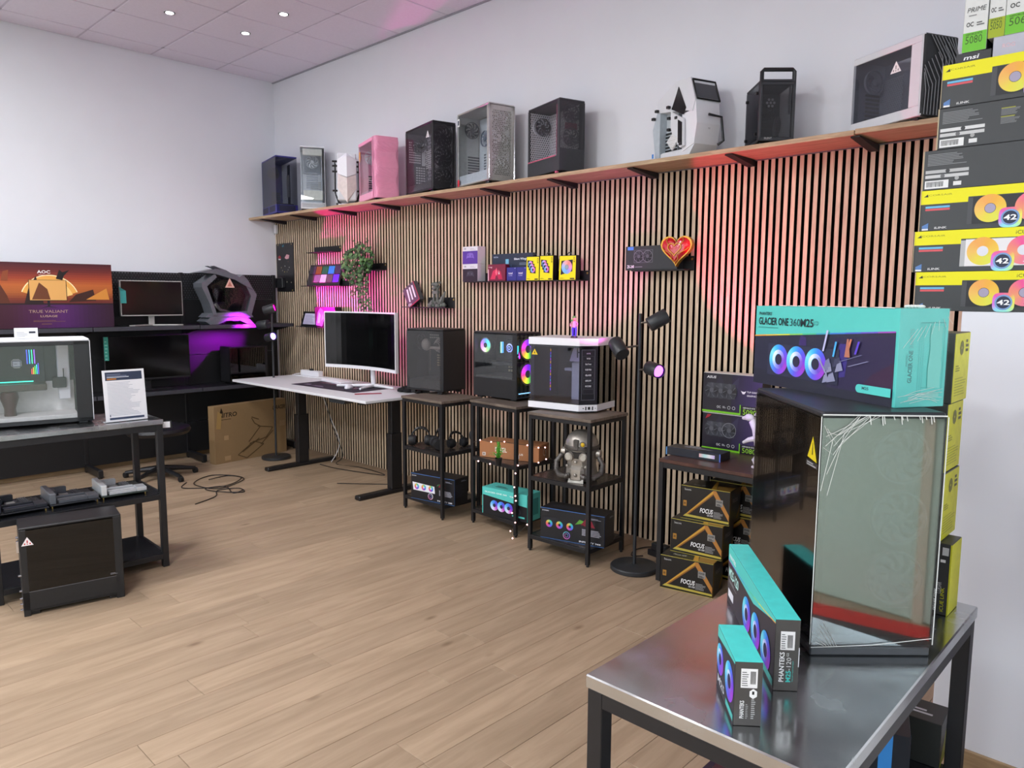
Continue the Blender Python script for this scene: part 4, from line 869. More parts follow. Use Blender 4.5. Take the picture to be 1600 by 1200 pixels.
PN.poly([(.1, .72), (.22, .76), (.3, .7), (.2, .67)], '#a03038'); PN.poly([(.5, .7), (.62, .77), (.78, .75), (.74, .68), (.6, .67)], '#d8a0a8'); PN.poly([(.12, .69), (.28, .68), (.26, .66), (.14, .66)], '#d0d0d4'); PN.poly([(.36, .95), (.48, .98), (.46, .93), (.38, .92)], '#2f7890'); PN.out(t, 'pins_and_badges')
def ledge(label, x0, x1, z, d=.10, back=(.04, .0), tab=None, rz=0):
    t = thing('wall_ledge', label, 'shelf', ((x0+x1)/2, 0, z)); w = (x1-x0)/2
    m = MB(); m.box(-w, w, -d, -.001, -.007, 0, .001); m.build('ledge_plate', BLKM, t)
    m = MB(); m.box(-w+back[1], w+.012, -.006, -.001, -.007, back[0], .001); m.build('back_plate', BLKM, t)
    m = MB(); m.disc((w-.003, -.0065, back[0]-.018), (1, 0, 0), (0, 0, 1), .008, 12); m.build('screw_head', GOLDP, t)
    return t
ledge('empty small black ledge on the slats, topmost of the left column', .775, 1.245, 2.052, .10, (.055, .0))
ledge('small black ledge holding the tilted board of colour swatches', .665, 1.375, 1.722, .10, (.065, .0))
ledge('black ledge behind the white curved monitor holding a tablet sign', .575, 1.33, 1.312, .12, (.03, .0))
ledge('black ledge mostly hidden by the trailing ivy', 1.60, 1.965, 1.86, .10, (.06, .0))
ledge('black ledge with a tilted boxed board and a stone-grey statuette', 2.30, 2.885, 1.530, .10, (.082, .25))
ledge('long black ledge carrying colourful hardware boxes', 3.10, 4.275, 1.738, .10, (.065, .0))
ledge('black ledge under the two-fan cooler box and the red heart', 4.70, 5.09, 1.792, .10, (.082, .0))
# swatch board
t = thing('swatch_board', 'dark tilted board with two rows of coloured sample swatches', 'sample board', (1.0, -.055, 1.7225), 0); t.rotation_euler = (-.25, 0, 0)
m = MB(); m.box(-.30, .285, -.004, .004, 0, .215, .002); m.build('board', mat('aubergine_board', '#2c2228', .5), t)
for i, c in enumerate(['#3a3044', '#6a5a20', '#1f7040', '#2f9ad8', '#3c3a52']): m = MB(); m.box(-.27+i*.112, -.17+i*.112, -.012, -.004, .115, .195, .002); m.build('swatch', mat('swatch_'+c[1:], c, .25, .4), t)
for i, c in enumerate(['#6f7080', '#d8d8e0', '#55565a', '#6030e0']): m = MB(); m.box(-.165+i*.112, -.065+i*.112, -.012, -.004, .03, .11, .002); m.build('swatch', mat('swatch_'+c[1:], c, .25, .4), t)
# tablet sign and blue box
t = thing('tablet_sign', 'black framed tablet sign with a lilac text page, on the ledge left of the monitor', 'sign', (.76, -.07, 1.3125), 0); t.rotation_euler = (-.30, 0, 0)
m = MB(); m.box(-.17, .17, -.005, .005, 0, .155, .003); m.build('frame', BLK2, t); p = Print((-.17, -.0052, 0), (1, 0, 0), (0, 0, 1), .34, .155); p.rect(.12, .12, .80, .86, '#c8c4e0'); p.lines(.16, .2, .6, .6, 8, '#8a86a8', .35); p.out(t)
t, F = box_body('graphics_box', 'dark box printed with a pale blue and purple crystal figure, left of the monitor', (1.29, -.11), 0, .36, .07, .20, 1.3125, '#17161f')
p = F['front'](); p.poly([(.05, .1), (.15, .7), (.28, .95), (.4, .85), (.5, .5), (.35, .05)], '#7a70e0'); p.poly([(.12, .2), (.22, .75), (.3, .6), (.24, .2)], '#d8d4f8'); p.poly([(.32, .3), (.38, .7), (.45, .45)], '#b8b0f0'); p.out(t)
# trailing ivy
t = thing('ivy_plant', 'trailing green ivy spilling from a black ledge between the swatches and the monitor', 'plant', (1.77, -.07, 1.862))
m = MB(); m.lathe([(.045, 0), (.058, .09), (.062, .092), (.056, .09), (.05, .08)], 18); m.build('pot', mat('dark_green_pot', '#1b201d', .5), t, True)
def ivy_leaf(m, c, s, n, roll):
    n = Vector(n).normalized(); u = n.orthogonal().normalized(); w = n.cross(u); u, w = u*math.cos(roll)+w*math.sin(roll), -u*math.sin(roll)+w*math.cos(roll)
    pt = [(0, -.15), (.45, -.35), (.55, .05), (.95, .15), (.5, .45), (.3, .6), (0, 1.05), (-.3, .6), (-.5, .45), (-.95, .15), (-.55, .05), (-.45, -.35)]
    c = Vector(c); vs = [c+(u*a+w*b)*s-n*abs(a)*s*.25 for a, b in pt]+[c+w*.2*s]; k = len(pt)
    m.add(vs, [[i, (i+1) % k, k] for i in range(k)])
rn = random.Random(11); fo = MB(); st = MB(); mats_i = [LEAFM, mat('ivy_leaf_light', '#64894e', .5, var=.3), mat('ivy_leaf_dark', '#233d22', .5, var=.3)]
def leaf(c, s): fo.mi = rn.choices([0, 1, 2], [5, 3, 3])[0]; ivy_leaf(fo, c, s, (rn.uniform(-.6, .9), -1, rn.uniform(-.2, .9)), rn.uniform(2.2, 4.0))
for k in range(430):
    a, rr = rn.uniform(0, 2*PI), math.sqrt(rn.random()); x = -.05+.235*rr*math.cos(a); z = .06+.17*rr*math.sin(a)+(.02 if x > 0 else -.03)
    leaf((x, -.05-.11*math.sqrt(max(0, 1-rr*rr))*rn.random()-.01, z), rn.uniform(.019, .031))
for x0, x1, zb, nn in [(.02, .06, -.42, 70), (.06, .17, -.40, 75), (.0, -.10, -.28, 40), (-.15, -.18, -.10, 22), (.1, .12, -.2, 30), (.05, .02, -.36, 45)]:
    P_ = []
    for k in range(nn):
        f = k/nn; x = x0+(x1-x0)*f+rn.uniform(-.035, .035)*(.6+f); z = .02+(zb-.02)*f; leaf((x, -.09-.03*rn.random(), z), rn.uniform(.013, .024))
        if k % 8 == 0: P_.append((x0+(x1-x0)*f, -.085, z))
    st.tube([(x0, -.04, .09)]+P_, .0022, 5)
for x, z in ((-.13, .26), (-.1, .23), (.07, .27), (.09, .25), (.06, .24)): leaf((x, -.05, z), .018); st.tube([(0, -.02, .09), (x, -.045, z)], .0015, 4)
o = fo.build('foliage', mats_i, t); o['kind'] = 'stuff'; o = st.build('vines', STEMM, t); o['kind'] = 'stuff'
# tilted boxed board and statuette
t = thing('component_box', 'tilted grey and red hardware box printed with white bars, left of the statuette', 'box', (2.47, -.06, 1.532), 0); t.rotation_euler = (0, -.52, 0)
t.location = (2.50, -.06, 1.531)
m = MB(); m.box(-.10, .07, -.025, .025, .037, .215, .002)
m.v = [v-Vector((0, 0, 0)) for v in m.v]; m.build('carton', mat('slate_card', '#4a4c52', .4), t)
p = Print((-.10, -.025, .037), (1, 0, 0), (0, 0, 1), .17, .178)
for k in range(3): p.poly([(.2+k*.25, .25), (.3+k*.25, .22), (.42+k*.22, .85), (.3+k*.22, .88)], '#e8e8ec')
p.rect(.96, 0, 1, 1, '#b83038'); p.rect(0, 0, 1, .05, '#a83038'); p.lines(.05, .06, .3, .14, 3, '#d0d0d4'); p.out(t)
STN = mat('stone_grey_statue', '#6c6f6a', .8, var=.3, scale=30, bump=.5)
t = thing('statuette', 'rough stone-grey statuette of a ruined gate on a rock, beside the tilted box', 'statuette', (2.735, -.055, 1.5305))
m = MB(); rn = random.Random(5)
for k in range(26): a = rn.uniform(-.085, .085); m.ball((a, rn.uniform(-.02, .02), rn.uniform(.008, .05*(1-abs(a)/.12)+.01)), rn.uniform(.012, .024), 6, 4)
m.build('rock', STN, t)
m = MB(); m.box(-.045, -.028, -.015, .01, .04, .125, .003); m.box(.0, .016, -.015, .01, .04, .125, .003); m.box(-.05, .02, -.018, .014, .11, .135, .003)
for k in range(18): m.ball((rn.uniform(-.05, .02), rn.uniform(-.015, .015), rn.uniform(.135, .205)), rn.uniform(.008, .018), 6, 4)
m.build('gate', STN, t); m = MB(); m.tube([(.04, 0, .03), (.07, 0, .08), (.10, 0, .13)], [.022, .018, .006], 6); m.build('spike', STN, t)
# boxes on the long ledge
ZL = 1.7385
t, F = box_body('controller_box', 'white box with a purple panel picturing a gamepad, on top of its pair', (3.262, -.095), 0, .17, .085, .135, ZL+.1355, '#e4e2ea'); p = F['front'](); p.rect(0, 0, 1, .74, '#5a3aa0'); p.text(.1, .84, .07, 'GSR', '#333333', .14, True); p.lines(.5, .8, .4, .12, 2, '#a0a0a8', .3)
p.poly([(.25, .3), (.32, .6), (.5, .64), (.7, .6), (.78, .3), (.66, .36), (.36, .36)], '#8468c8'); p.ring(.38, .5, .03, .05, '#3a2878', 12); p.ring(.62, .46, .03, .05, '#3a2878', 12); p.out(t)
t, F = box_body('controller_box', 'white box with a black panel picturing a gamepad, bottom of its pair', (3.262, -.095), 0, .17, .085, .135, ZL, '#e4e2ea'); p = F['front'](); p.rect(0, 0, 1, .72, '#23232c'); p.text(.1, .82, .07, 'GSR', '#333333', .14, True); p.lines(.5, .8, .4, .12, 2, '#a0a0a8', .3)
p.poly([(.25, .26), (.32, .56), (.5, .6), (.7, .56), (.78, .26), (.66, .32), (.36, .32)], '#3c3f4a'); p.ring(.38, .46, .03, .05, '#6a6c78', 12); p.ring(.62, .42, .03, .05, '#6a6c78', 12); p.out(t)
t, F = box_body('cooler_box', 'wide navy box standing behind the red and blue boxes on the long ledge', (3.785, -.035), 0, .42, .03, .205, ZL, '#222c44'); p = F['front'](); p.text(.04, .86, .05, 'NOCTUA'[:6], '#b8c8e0', .11, True); p.text(.97, .76, .075, 'Silent Wings V-2', '#e8eef8', .42, True, 'r'); p.lines(.68, .58, .26, .1, 2, '#98a8c0', .3); p.rect(.34, .45, .42, .80, '#7cc0e0'); p.rect(.42, .5, .5, .6, '#40506c'); p.out(t)
t, F = box_body('motherboard_box', 'crimson box printed with a red winged figure, on the long ledge', (3.562, -.095), 0, .185, .045, .125, ZL, '#7a1838'); p = F['front'](); p.text(.05, .8, .08, 'rog', '#f0d0d8', .2, True); p.poly([(.15, .1), (.3, .6), (.45, .7), (.5, .45), (.42, .1)], '#d83058'); p.poly([(.85, .1), (.75, .55), (.6, .68), (.52, .45), (.62, .1)], '#c02850'); p.poly([(.42, .5), (.5, .8), (.58, .5), (.5, .3)], '#f06880'); p.poly([(.62, .4), (.65, .62), (.68, .4)], '#ffffff'); p.rect(0, 0, .06, .7, '#e8b0c0'); p.out(t)
for k, (xr, lb) in enumerate([(3.676, 'small blue processor box beside the crimson box'), (3.778, 'small blue processor box next to the first yellow pack')]):
    t, F = box_body('processor_box', lb, (xr, -.095), 0, .098, .06, .098, ZL, '#2a2f88', group='blue processor boxes'); p = F['front'](); p.text(.2, .5, .13, 'intel', '#e6e6f4', .42, True); p.text(.2, .34, .1, 'CORE', '#b8bce8', .4); p.rect(.8, .9, .95, .96, '#8890d0'); p.out(t)
def yellow_pack(label, C, th, w, h, fans):
    t, F = box_body('fan_pack', label, C, th, w, .045, h, ZL, '#141416', 'fan pack', 'yellow fan packs on the long ledge'); p = F['front'](); p.poly([(0, 0), (.98, 0), (1, .97), (.04, .98)], '#f2ea10')
    if fans == 3:
        for k in range(3): q = (.3+.1*k, .68-.12*k); p.poly([(q[0]-.2, q[1]-.13), (q[0]+.24, q[1]-.16), (q[0]+.24, q[1]+.12), (q[0]-.2, q[1]+.16)], '#26262c'); p.fan(q[0]+.02, q[1], .125, ['#f07ab0', '#e090e0', '#a8b8f0', '#70c8f0', '#90a0f0', '#d070d0'], '#33333b')
    else: p.poly([(.1, .2), (.8, .34), (.82, .82), (.15, .78)], '#26262c'); p.fan(.47, .52, .28, ['#f0a0c8', '#f0907a', '#f0b8b0', '#b8c8f0', '#80c8f0', '#70b8f0', '#b0a0f0'], '#9ab0b0')
    p.text(.86, .92, .07, 'iCUE', '#5a5a20', .22, True, rot=270); p.rect(.66, .02, .92, .07, '#33332a'); p.lines(.06, .05, .3, .04, 2, '#8a8818'); p.out(t)
    m = MB(); m.ring((0, 0, h+.002), (1, 0, 0), (0, 0, 1), .014, .022, 16, a0=0, a1=PI); m.build('hang_tab', BLK2, t)
    return t
yellow_pack('yellow three-fan pack next to the blue processor boxes', (3.905, -.098), 0, .125, .172, 3)
yellow_pack('yellow three-fan pack in the middle of the three yellow packs', (4.036, -.098), 0, .125, .174, 3)
yellow_pack('yellow single-fan pack at the right end of the long ledge', (4.243, -.098), 0, .152, .168, 1)
# two-fan cooler box + heart
t, F = box_body('cooler_box', 'long black cooler box with two fans pictured, under the red heart', (5.03, -.085), 0, .385, .07, .152, 1.7925, '#26262a'); p = F['front'](); p.rect(.04, .84, .16, .98, '#4f86d8')
p.rect(.17, .3, .54, .84, '#5a5b62'); p.rect(.18, .32, .53, .82, '#303036')
for a in (.265, .44): p.fan(a, .57, .23, ['#17171b', '#3a3b42', '#1b1b20'], '#55565e', '#8a8b92', 7)
p.text(.04, .09, .12, 'ZK-240', '#e8e8ec', .14, True); p.lines(.2, .12, .22, .04, 1, '#88888f'); p.out(t)
t = thing('heart_ornament', 'glossy red heart ornament with gold rim and scrolls, on the slats by the pink light', 'ornament', (5.05, -.128, 1.905), math.radians(8))
GOLD = mat('gold_trim', '#c8923a', .3, .7); RED = mat('glossy_red', '#d01828', .15, coat=.6)
def heart(s, k=28):
    o = []
    for i in range(k):
        a = 2*PI*i/k; o.append((s*16*math.sin(a)**3/17, s*(13*math.cos(a)-5*math.cos(2*a)-2*math.cos(3*a)-math.cos(4*a))/17+s*.08))
    return o
m = MB(); m.prism(heart(.108), -.01, .03, 1); m.build('gold_body', GOLD, t)
m = MB(); H0, H1 = heart(.097), heart(.07); n_ = len(H0); m.add([(a, -.011, b) for a, b in H0]+[(a, -.032, b) for a, b in H1]+[(0, -.036, 0)], [[i, (i+1) % n_, n_+(i+1) % n_, n_+i] for i in range(n_)]+[[n_+i, n_+(i+1) % n_, 2*n_] for i in range(n_)]); m.build('red_face', RED, t, True)
m = MB(); Hs = heart(.045); m.tube([(a, -.0365, b+.004) for a, b in Hs]+[(Hs[0][0], -.0365, Hs[0][1]+.004)], .0035, 6); m.build('gold_inner_heart', GOLD, t, True)
for sx in (-1, 1):
    m = MB(); m.tube([(sx*.04, -.035, .035), (sx*.055, -.031, .055), (sx*.045, -.026, .078)], .0028, 6); m.tube([(sx*.02, -.036, -.025), (sx*.045, -.032, -.012), (sx*.07, -.026, .0), (sx*.085, -.02, .015)], .0028, 6); m.tube([(sx*.018, -.036, -.028), (sx*.022, -.03, -.055), (sx*.0, -.026, -.075)], .0028, 6); m.build('gold_scroll', GOLD, t, True)
# wall sensor at the corner
t = thing('wall_sensor', 'small white plastic sensor under the shelf at the room corner', 'sensor', (.05, -.012, 2.33)); m = MB(); m.box(-.02, .02, -.025, .01, -.045, .045, .006); m.build('housing', WHITE, t)
m = MB(); m.tube([(0, 0, -.045), (-.02, -.01, -.07), (-.045, .0, -.05)], .003, 6); m.build('cable', WHITE, t)

# ------------------------------------------------------------------ desk and what is on it
DESKW = mat('white_desk_laminate', '#e6e7ea', .35, var=.008); DZ = .815
t = thing('standing_desk', 'white-topped standing desk on two black T-shaped legs', 'desk', (1.75, -.44, 0), math.radians(.5))
m = MB(); m.box(-1.13, 1.03, -.395, .40, DZ-.022, DZ, .003); m.build('desktop', DESKW, t)
m = MB(); m.box(-.55, .86, -.03, .03, DZ-.07, DZ-.0225, .002); m.build('crossbar', BLK2, t)
for xx in (-.56, .87):
    m = MB(); m.box(xx-.035, xx+.035, -.38, .36, 0, .036, .008); m.build('foot', BLK2, t)
    m = MB(); m.box(xx-.032, xx+.032, -.055, .055, .036, .50, .003); m.box(xx-.027, xx+.027, -.045, .045, .50, DZ-.0225, .003); m.build('leg', BLK2, t)
    m = MB(); m.box(xx-.03, xx+.03, -.33, .33, DZ-.05, DZ-.0225, .002); m.build('side_bracket', BLK2, t)
m = MB(); m.prism([(.50, DZ-.022), (.53, DZ-.055), (.72, DZ-.055), (.75, DZ-.022)], -.385, -.30, 1); m.build('control_box', DG, t)
DK = Matrix.Translation((1.75, -.44, 0))
t = thing('desk_mat', 'dark purple galaxy-print desk mat on the white desk', 'desk mat', (1.82, -.42, DZ+.0003), math.radians(3))
m = MB(); m.box(-.46, .46, -.20, .20, 0, .003, .001); m.build('mat', mat('dark_mat', '#2a2230', .8), t); p = Print((-.46, -.2, .003), (1, 0, 0), (0, 1, 0), .92, .4)
rn = random.Random(3)
for k in range(26):
    a, b = rn.uniform(.03, .75), rn.uniform(.05, .85); w, h = rn.uniform(.05, .22), rn.uniform(.04, .14); p.poly([(a, b), (a+w, b+h*.3), (a+w*.8, min(.98, b+h)), (a+w*.2, min(.97, b+h*.8))], rn.choice(['#5a4a68', '#3c3048', '#6e2c3c', '#8a8098', '#4a3a58', '#1c1824']))
p.out(t)
t = thing('keyboard', 'slim white keyboard on the desk mat', 'keyboard', (1.56, -.285, DZ+.0040), math.radians(-6)); m = MB(); m.box(-.20, .20, -.065, .065, 0, .016, .004); m.build('case', WHITE, t)
KEYM = mat('white_keycap', '#f4f4f8', .5)
k0 = None
for r in range(5):
    for c in range(14):
        if k0 is None: m = MB(); m.box(-.0115, .0115, -.0095, .0095, .016, .022, .002); k0 = m.build('key', KEYM, t); k0.location = (-.182+c*.028, -.046+r*.023, 0)
        else: q = k0.copy(); q.location = (-.182+c*.028, -.046+r*.023, 0); COL.objects.link(q)
t = thing('computer_mouse', 'white computer mouse on the desk mat', 'mouse', (2.02, -.46, DZ+.0040), .5); m = MB(); m.ball((0, 0, .006), (.032, .058, .030), 16, 10); m.v = [Vector((v.x, v.y, max(v.z, 0))) for v in m.v]; m.build('body', WHITE, t, True); m = MB(); m.tube([(0, .03, .027), (0, .045, .022)], .004, 8); m.build('wheel', DG, t)
t = thing('lanyard_card', 'red strip card lying at the front right corner of the white desk', 'card', (2.43, -.55, DZ+.0005), math.radians(62)); m = MB(); m.box(-.11, .11, -.022, .022, 0, .004, .001); m.build('card', mat('red_card', '#a02838', .5), t)
t = thing('power_adapter', 'white power box standing at the back left of the desk', 'power adapter', (.86, -.12, DZ+.0003), math.radians(4)); m = MB(); m.box(-.15, .15, -.03, .03, 0, .055, .005); m.build('body', WHITE, t); m = MB(); m.tube([(-.15, 0, .02), (-.25, -.02, .006), (-.2, -.09, .004), (.1, -.1, .004), (.45, -.05, .004)], .004, 6); m.build('cable', WHITE, t); m = MB(); m.ball((0, 0, .062), (.03, .02, .014), 10, 6); m.build('plug', BLK2, t)
t = thing('black_cloth', 'crumpled fluffy black cloth heaped at the right end of the desk', 'cloth', (2.60, -.19, DZ+.0003)); m = MB(); rn = random.Random(8)
for k in range(34): m.ball((rn.uniform(-.11, .11), rn.uniform(-.1, .1), rn.uniform(.01, .035)), (rn.uniform(.02, .05), rn.uniform(.02, .05), rn.uniform(.008, .03)), 8, 5)
m.v = [Vector((v.x, v.y, max(v.z, 0))) for v in m.v]; o = m.build('cloth', mat('fluffy_black', '#121214', .95, bump=.6), t, True)
# curved white monitor
t = thing('monitor', 'large curved white-framed monitor with a black screen on the white desk', 'monitor', (2.12, -.335, DZ+.0038), math.radians(4))
def curved(y0, y1, z0, z1, w, R, name, mt, inset=0, n=16):
    m = MB(); pts = []
    def arc(off): return [((i/n-.5)*2*w, -(R-math.sqrt(R*R-((i/n-.5)*2*w)**2))*-1+0) for i in range(n+1)]
    fr = [(x, y0-(math.sqrt(R*R-x*x)-math.sqrt(R*R-w*w))*-1-(R-math.sqrt(R*R-w*w))) for x in [(i/n*2-1)*w for i in range(n+1)]]
    bk = [(x, y+(y1-y0)) for x, y in fr]
    m.prism(fr+bk[::-1], z0, z1); return m.build(name, mt, t, False)
MW, MZ0, MZ1 = .475, .165, .665
curved(-.02, .012, MZ0, MZ1, MW, 1.6, 'frame', WHITE); curved(-.0225, -.0195, MZ0+.03, MZ1-.012, MW-.012, 1.56, 'screen', SCREEN)
m = MB(); m.box(-.14, .14, .0, .05, .28, .54, .02); m.build('rear_housing', WHITE, t)
m = MB(); m.tube([(0, .07, .01), (0, .06, .2), (0, .04, .42)], .022, 14); m.build('neck', WHITE, t, True)
for q in ((-.30, -.17), (.06, -.20), (.24, .02), (.02, .10)):
    m = MB(); m.tube([(0, .07, .018), (q[0], q[1]+.07, .0105)], [.016, .010], 8); m.build('stand_leg', WHITE, t, True)
# cables under the desk and on the floor
def cable(name, label, pts, r=.0035, col=None, cat='cable', group=None):
    pts = [Vector(q) for q in pts]; path = []
    for i in range(len(pts)-1):
        p0, p1, p2, p3 = pts[max(i-1, 0)], pts[i], pts[i+1], pts[min(i+2, len(pts)-1)]
        for k in range(6):
            s_ = k/6; path.append(.5*((2*p1)+(p2-p0)*s_+(2*p0-5*p1+4*p2-p3)*s_*s_+(3*p1-p0-3*p2+p3)*s_**3))
    path.append(pts[-1]); b = Vector((pts[0].x, pts[0].y, 0)); m = MB(); m.tube([q-b for q in path], r, 6); o = m.build(name, col or BLK2, None, True, loc=b); tag(o, label, cat, group); return o
Zc = .0045
cable('power_cable', 'black cable hanging from the desk and trailing along the slat wall floor', [(1.35, -.30, .74), (1.36, -.22, .40), (1.45, -.16, .10), (1.40, -.2, Zc), (1.7, -.12, Zc), (2.1, -.15, Zc), (1.6, -.3, Zc), (1.3, -.32, Zc)], .004)
cable('power_cable', 'white cable hanging under the left half of the desk', [(1.30, -.30, .74), (1.31, -.2, .45), (1.38, -.15, .2), (1.28, -.18, Zc), (1.2, -.14, Zc)], .004, WHITE)
cable('power_cable', 'thin black cable lying on the floor between the desk legs', [(2.05, -.62, Zc), (2.25, -.45, Zc), (2.55, -.16, Zc), (2.60, -.06, .03), (2.6, -.05, .2)], .0035)
cable('power_cable', 'coil of black cable on the floor beside the black stool base', [(1.10, -1.52, Zc), (1.28, -1.62, Zc), (1.45, -1.35, Zc), (1.25, -1.1, Zc), (1.0, -1.25, Zc), (1.2, -1.5, .008), (1.5, -1.42, Zc), (1.35, -1.12, .008), (1.12, -1.15, Zc), (1.16, -1.35, .01)], .004)
cable('power_cable', 'knotted black cable lying alone on the open floor', [(1.83, -1.76, Zc), (1.72, -1.55, Zc), (1.55, -1.45, Zc), (1.62, -1.30, .008), (1.75, -1.33, Zc), (1.60, -1.48, .01), (1.42, -1.50, Zc), (1.50, -1.36, .012), (1.72, -1.40, Zc), (1.70, -1.30, .008)], .004)
cable('power_cable', 'black cable looped on the floor behind the floor lamp base', [(4.98, -.30, Zc), (4.92, -.34, Zc), (4.88, -.22, Zc), (4.95, -.12, .01), (5.12, -.12, Zc), (5.20, -.10, .12), (5.15, -.08, .16), (5.10, -.10, .06), (5.26, -.14, Zc), (5.25, -.4, Zc)], .004)
t = thing('power_strip', 'black power strip with plugs on the floor behind the floor lamp', 'power strip', (5.11, -.24, 0), math.radians(-8)); m = MB(); m.box(-.13, .13, -.03, .03, 0, .04, .005); m.build('strip_body', BLK2, t)
for q in (-.08, -.01, .07): m = MB(); m.box(q-.025, q+.025, -.025, .025, .04, .085, .006); m.build('plug', BLKM, t)

# ------------------------------------------------------------------ black gondola shelving on the left wall
PEG = perf_mat('pegboard_black', '#1b1b1f', (1, 2), .026, .17)
BKP = mat('black_back_panel', '#121215', .55)
t = thing('gondola_shelving', 'black steel shop shelving with pegboard top along the left wall', 'shelving', (0, 0, 0))
JO = [-.075, -1.06, -1.99, -2.92, -3.85]
for i in range(4):
    a, b = JO[i+1], JO[i]
    for (z0, z1) in ((.05, .36), (.362, .72), (.722, 1.03), (1.032, 1.33), (1.332, 1.58)):
        m = MB(); m.box(.062, .076, a+.006, b-.006, z0, z1-.002, .001); m.build('back_panel', BKP, t)
    m = MB(); m.box(.074, .076, a+.006, b-.006, 1.582, 1.835); m.build('pegboard_panel', PEG, t); m = MB(); m.box(.05, .06, a, b, 1.582, 1.835); m.build('peg_backing', mat('grey_peg_backing', '#8b8b94', .8), t)
    for zz in (1.312, .712):
        m = MB(); m.box(.078, .45, a+.004, b-.004, zz, zz+.022, .002); m.build('shelf', BLK, t); m = MB(); m.box(.4505, .458, a+.004, b-.004, zz-.012, zz+.024, .002); m.build('shelf_lip', mat('lip_reflection_grey', '#3c3d44', .35), t)  # front lip of the black shelf, coloured lighter for the light it reflects
        for yy in (a+.02, b-.02): m = MB(); m.prism([(.078, zz), (.40, zz), (.40, zz-.015), (.078, zz-.07)], yy-.002, yy+.002, 1); m.build('shelf_bracket', BLKM, t)
for y in JO:
    m = MB(); m.box(.045, .081, y-.016, y+.016, .0, 1.84, .002); m.build('upright', BLK2, t)
    m = MB(); m.box(.06, .44, y-.02, y+.02, .012, .075, .004); m.build('base_foot', BLK2, t); m = MB(); m.tube([(.41, y, 0), (.41, y, .014)], .02, 12); m.build('levelling_pad', BLKM, t)
Z1_, Z2_ = 1.3345, .7345+.0
t, F = box_body('monitor_box', 'wide monitor carton printed with a fiery sunset battle scene, top gondola shelf', (.37, -1.79), 84, .95, .16, .545, 1.3365, '#2a1626')
p = F['front'](); p.grad(0, 0, 1, 1, ['#2e0f24', '#341028', '#3c1228', '#4a1826', '#7a3420', '#a85a28', '#b8602c', '#9a3c24', '#6a2420', '#4a1a22'], True)
p.ring(.5, .42, 0, .40, ['#e8a850'], 30, .35, PI-.35); p.ring(.5, .42, 0, .32, ['#f4c878'], 30, .3, PI-.3); p.ring(.5, .42, .385, .40, ['#ffe6b0'], 30, .35, PI-.35)
p.poly([(0, .38), (0, .86), (.06, .78), (.12, .72), (.18, .50), (.2, .38)], '#5a2a18'); p.poly([(.02, .42), (.03, .7), (.08, .66), (.1, .42)], '#c8742c')
p.poly([(.3, .36), (.34, .62), (.40, .8), (.42, .6), (.45, .36)], '#2a1414'); p.poly([(.64, .4), (.7, .52), (.84, .6), (.86, .42)], '#3a1a14'); p.poly([(.78, .44), (.95, .62), (.97, .44)], '#d08838')
p.poly([(.55, .76), (.58, .9), (.62, .84), (.6, .74)], '#1c1010'); p.poly([(.57, .84), (.66, .90), (.61, .8)], '#1c1010')
p.rect(0, .36, 1, .38, '#241018'); p.grad(0, 0, 1, .36, ['#3a1020', '#40142c', '#4a1848', '#501c60', '#3a1640', '#301028'])
p.rect(.34, .42, .63, .74, '#2a1a18'); p.rect(.345, .43, .625, .735, '#e0a860'); p.poly([(.36, .44), (.42, .7), (.48, .6), (.5, .44)], '#6a3a20'); p.rect(.475, .34, .495, .42, '#15101a'); p.poly([(.42, .31), (.48, .34), (.56, .31), (.48, .325)], '#15101a')
p.text(.46, .84, .045, 'AOC', '#f4f0f0', .10, True, 'c'); p.lines(.42, .81, .09, .015, 1, '#d8b8b0'); p.text(.48, .235, .045, 'TRUE VALIANT', '#b09080', .30, False, 'c'); p.text(.48, .17, .03, 'LUSAGE', '#b09080', .13, True, 'c'); p.lines(.36, .1, .26, .03, 2, '#8a6048', .3); p.lines(.42, .06, .12, .02, 1, '#8a6048', .4)
p.poly([(.14, .72), (.16, .86), (.2, .88), (.19, .72)], '#8a4424'); p.out(t)
def flat_monitor(label, C, th, w, z0, z1, zs, frame, chin=.012, bez=.008, base=True):
    loc, rz = at_corner(C, th, w, .04, zs); t = thing('monitor', label, 'monitor', loc, rz); a, b = z0-zs, z1-zs
    m = MB(); m.box(-w/2, w/2, -.015, .02, a, b, .003); m.build('frame', frame, t)
    m = MB(); m.box(-w/2+bez, w/2-bez, -.0165, -.0145, a+chin, b-bez); m.build('screen', SCREEN, t)
    m = MB(); m.box(-.025, .025, .02, .045, .005, a+.1, .003); m.build('neck', frame, t)
    m = MB(); m.box(-.19, .19, -.09, .06, 0, .008, .003) if not base else m.prism([(-.24, -.10), (-.19, -.10), (0, .0), (.19, -.10), (.24, -.10), (.05, .06), (-.05, .06)], 0, .01)
    m.build('stand', frame, t); return t
t = flat_monitor('slim silver-framed monitor with a teal sticker, top gondola shelf', (.27, -1.135), 89, .555, 1.425, 1.752, 1.3365, SILV)
p = Print((-.2775, -.0166, .095), (1, 0, 0), (0, 0, 1), .555, .32); p.rect(.0, .35, .09, .70, '#3f9c98'); p.poly([(0, .7), (.09, .7), (-.02, .82)], '#2f7c78'); p.out(t, 'teal_sticker')
t = flat_monitor('black monitor with an upright teal strip sticker, lower gondola shelf', (.27, -1.09), 89, .76, .83, 1.243, .7365, BLK2, .02, .006, False)
p = Print((-.38, -.0166, .095), (1, 0, 0), (0, 0, 1), .76, .41); p.rect(.0, .48, .05, 1.0, '#3fa090'); p.lines(.01, .5, .03, .46, 6, '#8fd0c4', .3); p.out(t, 'teal_sticker')
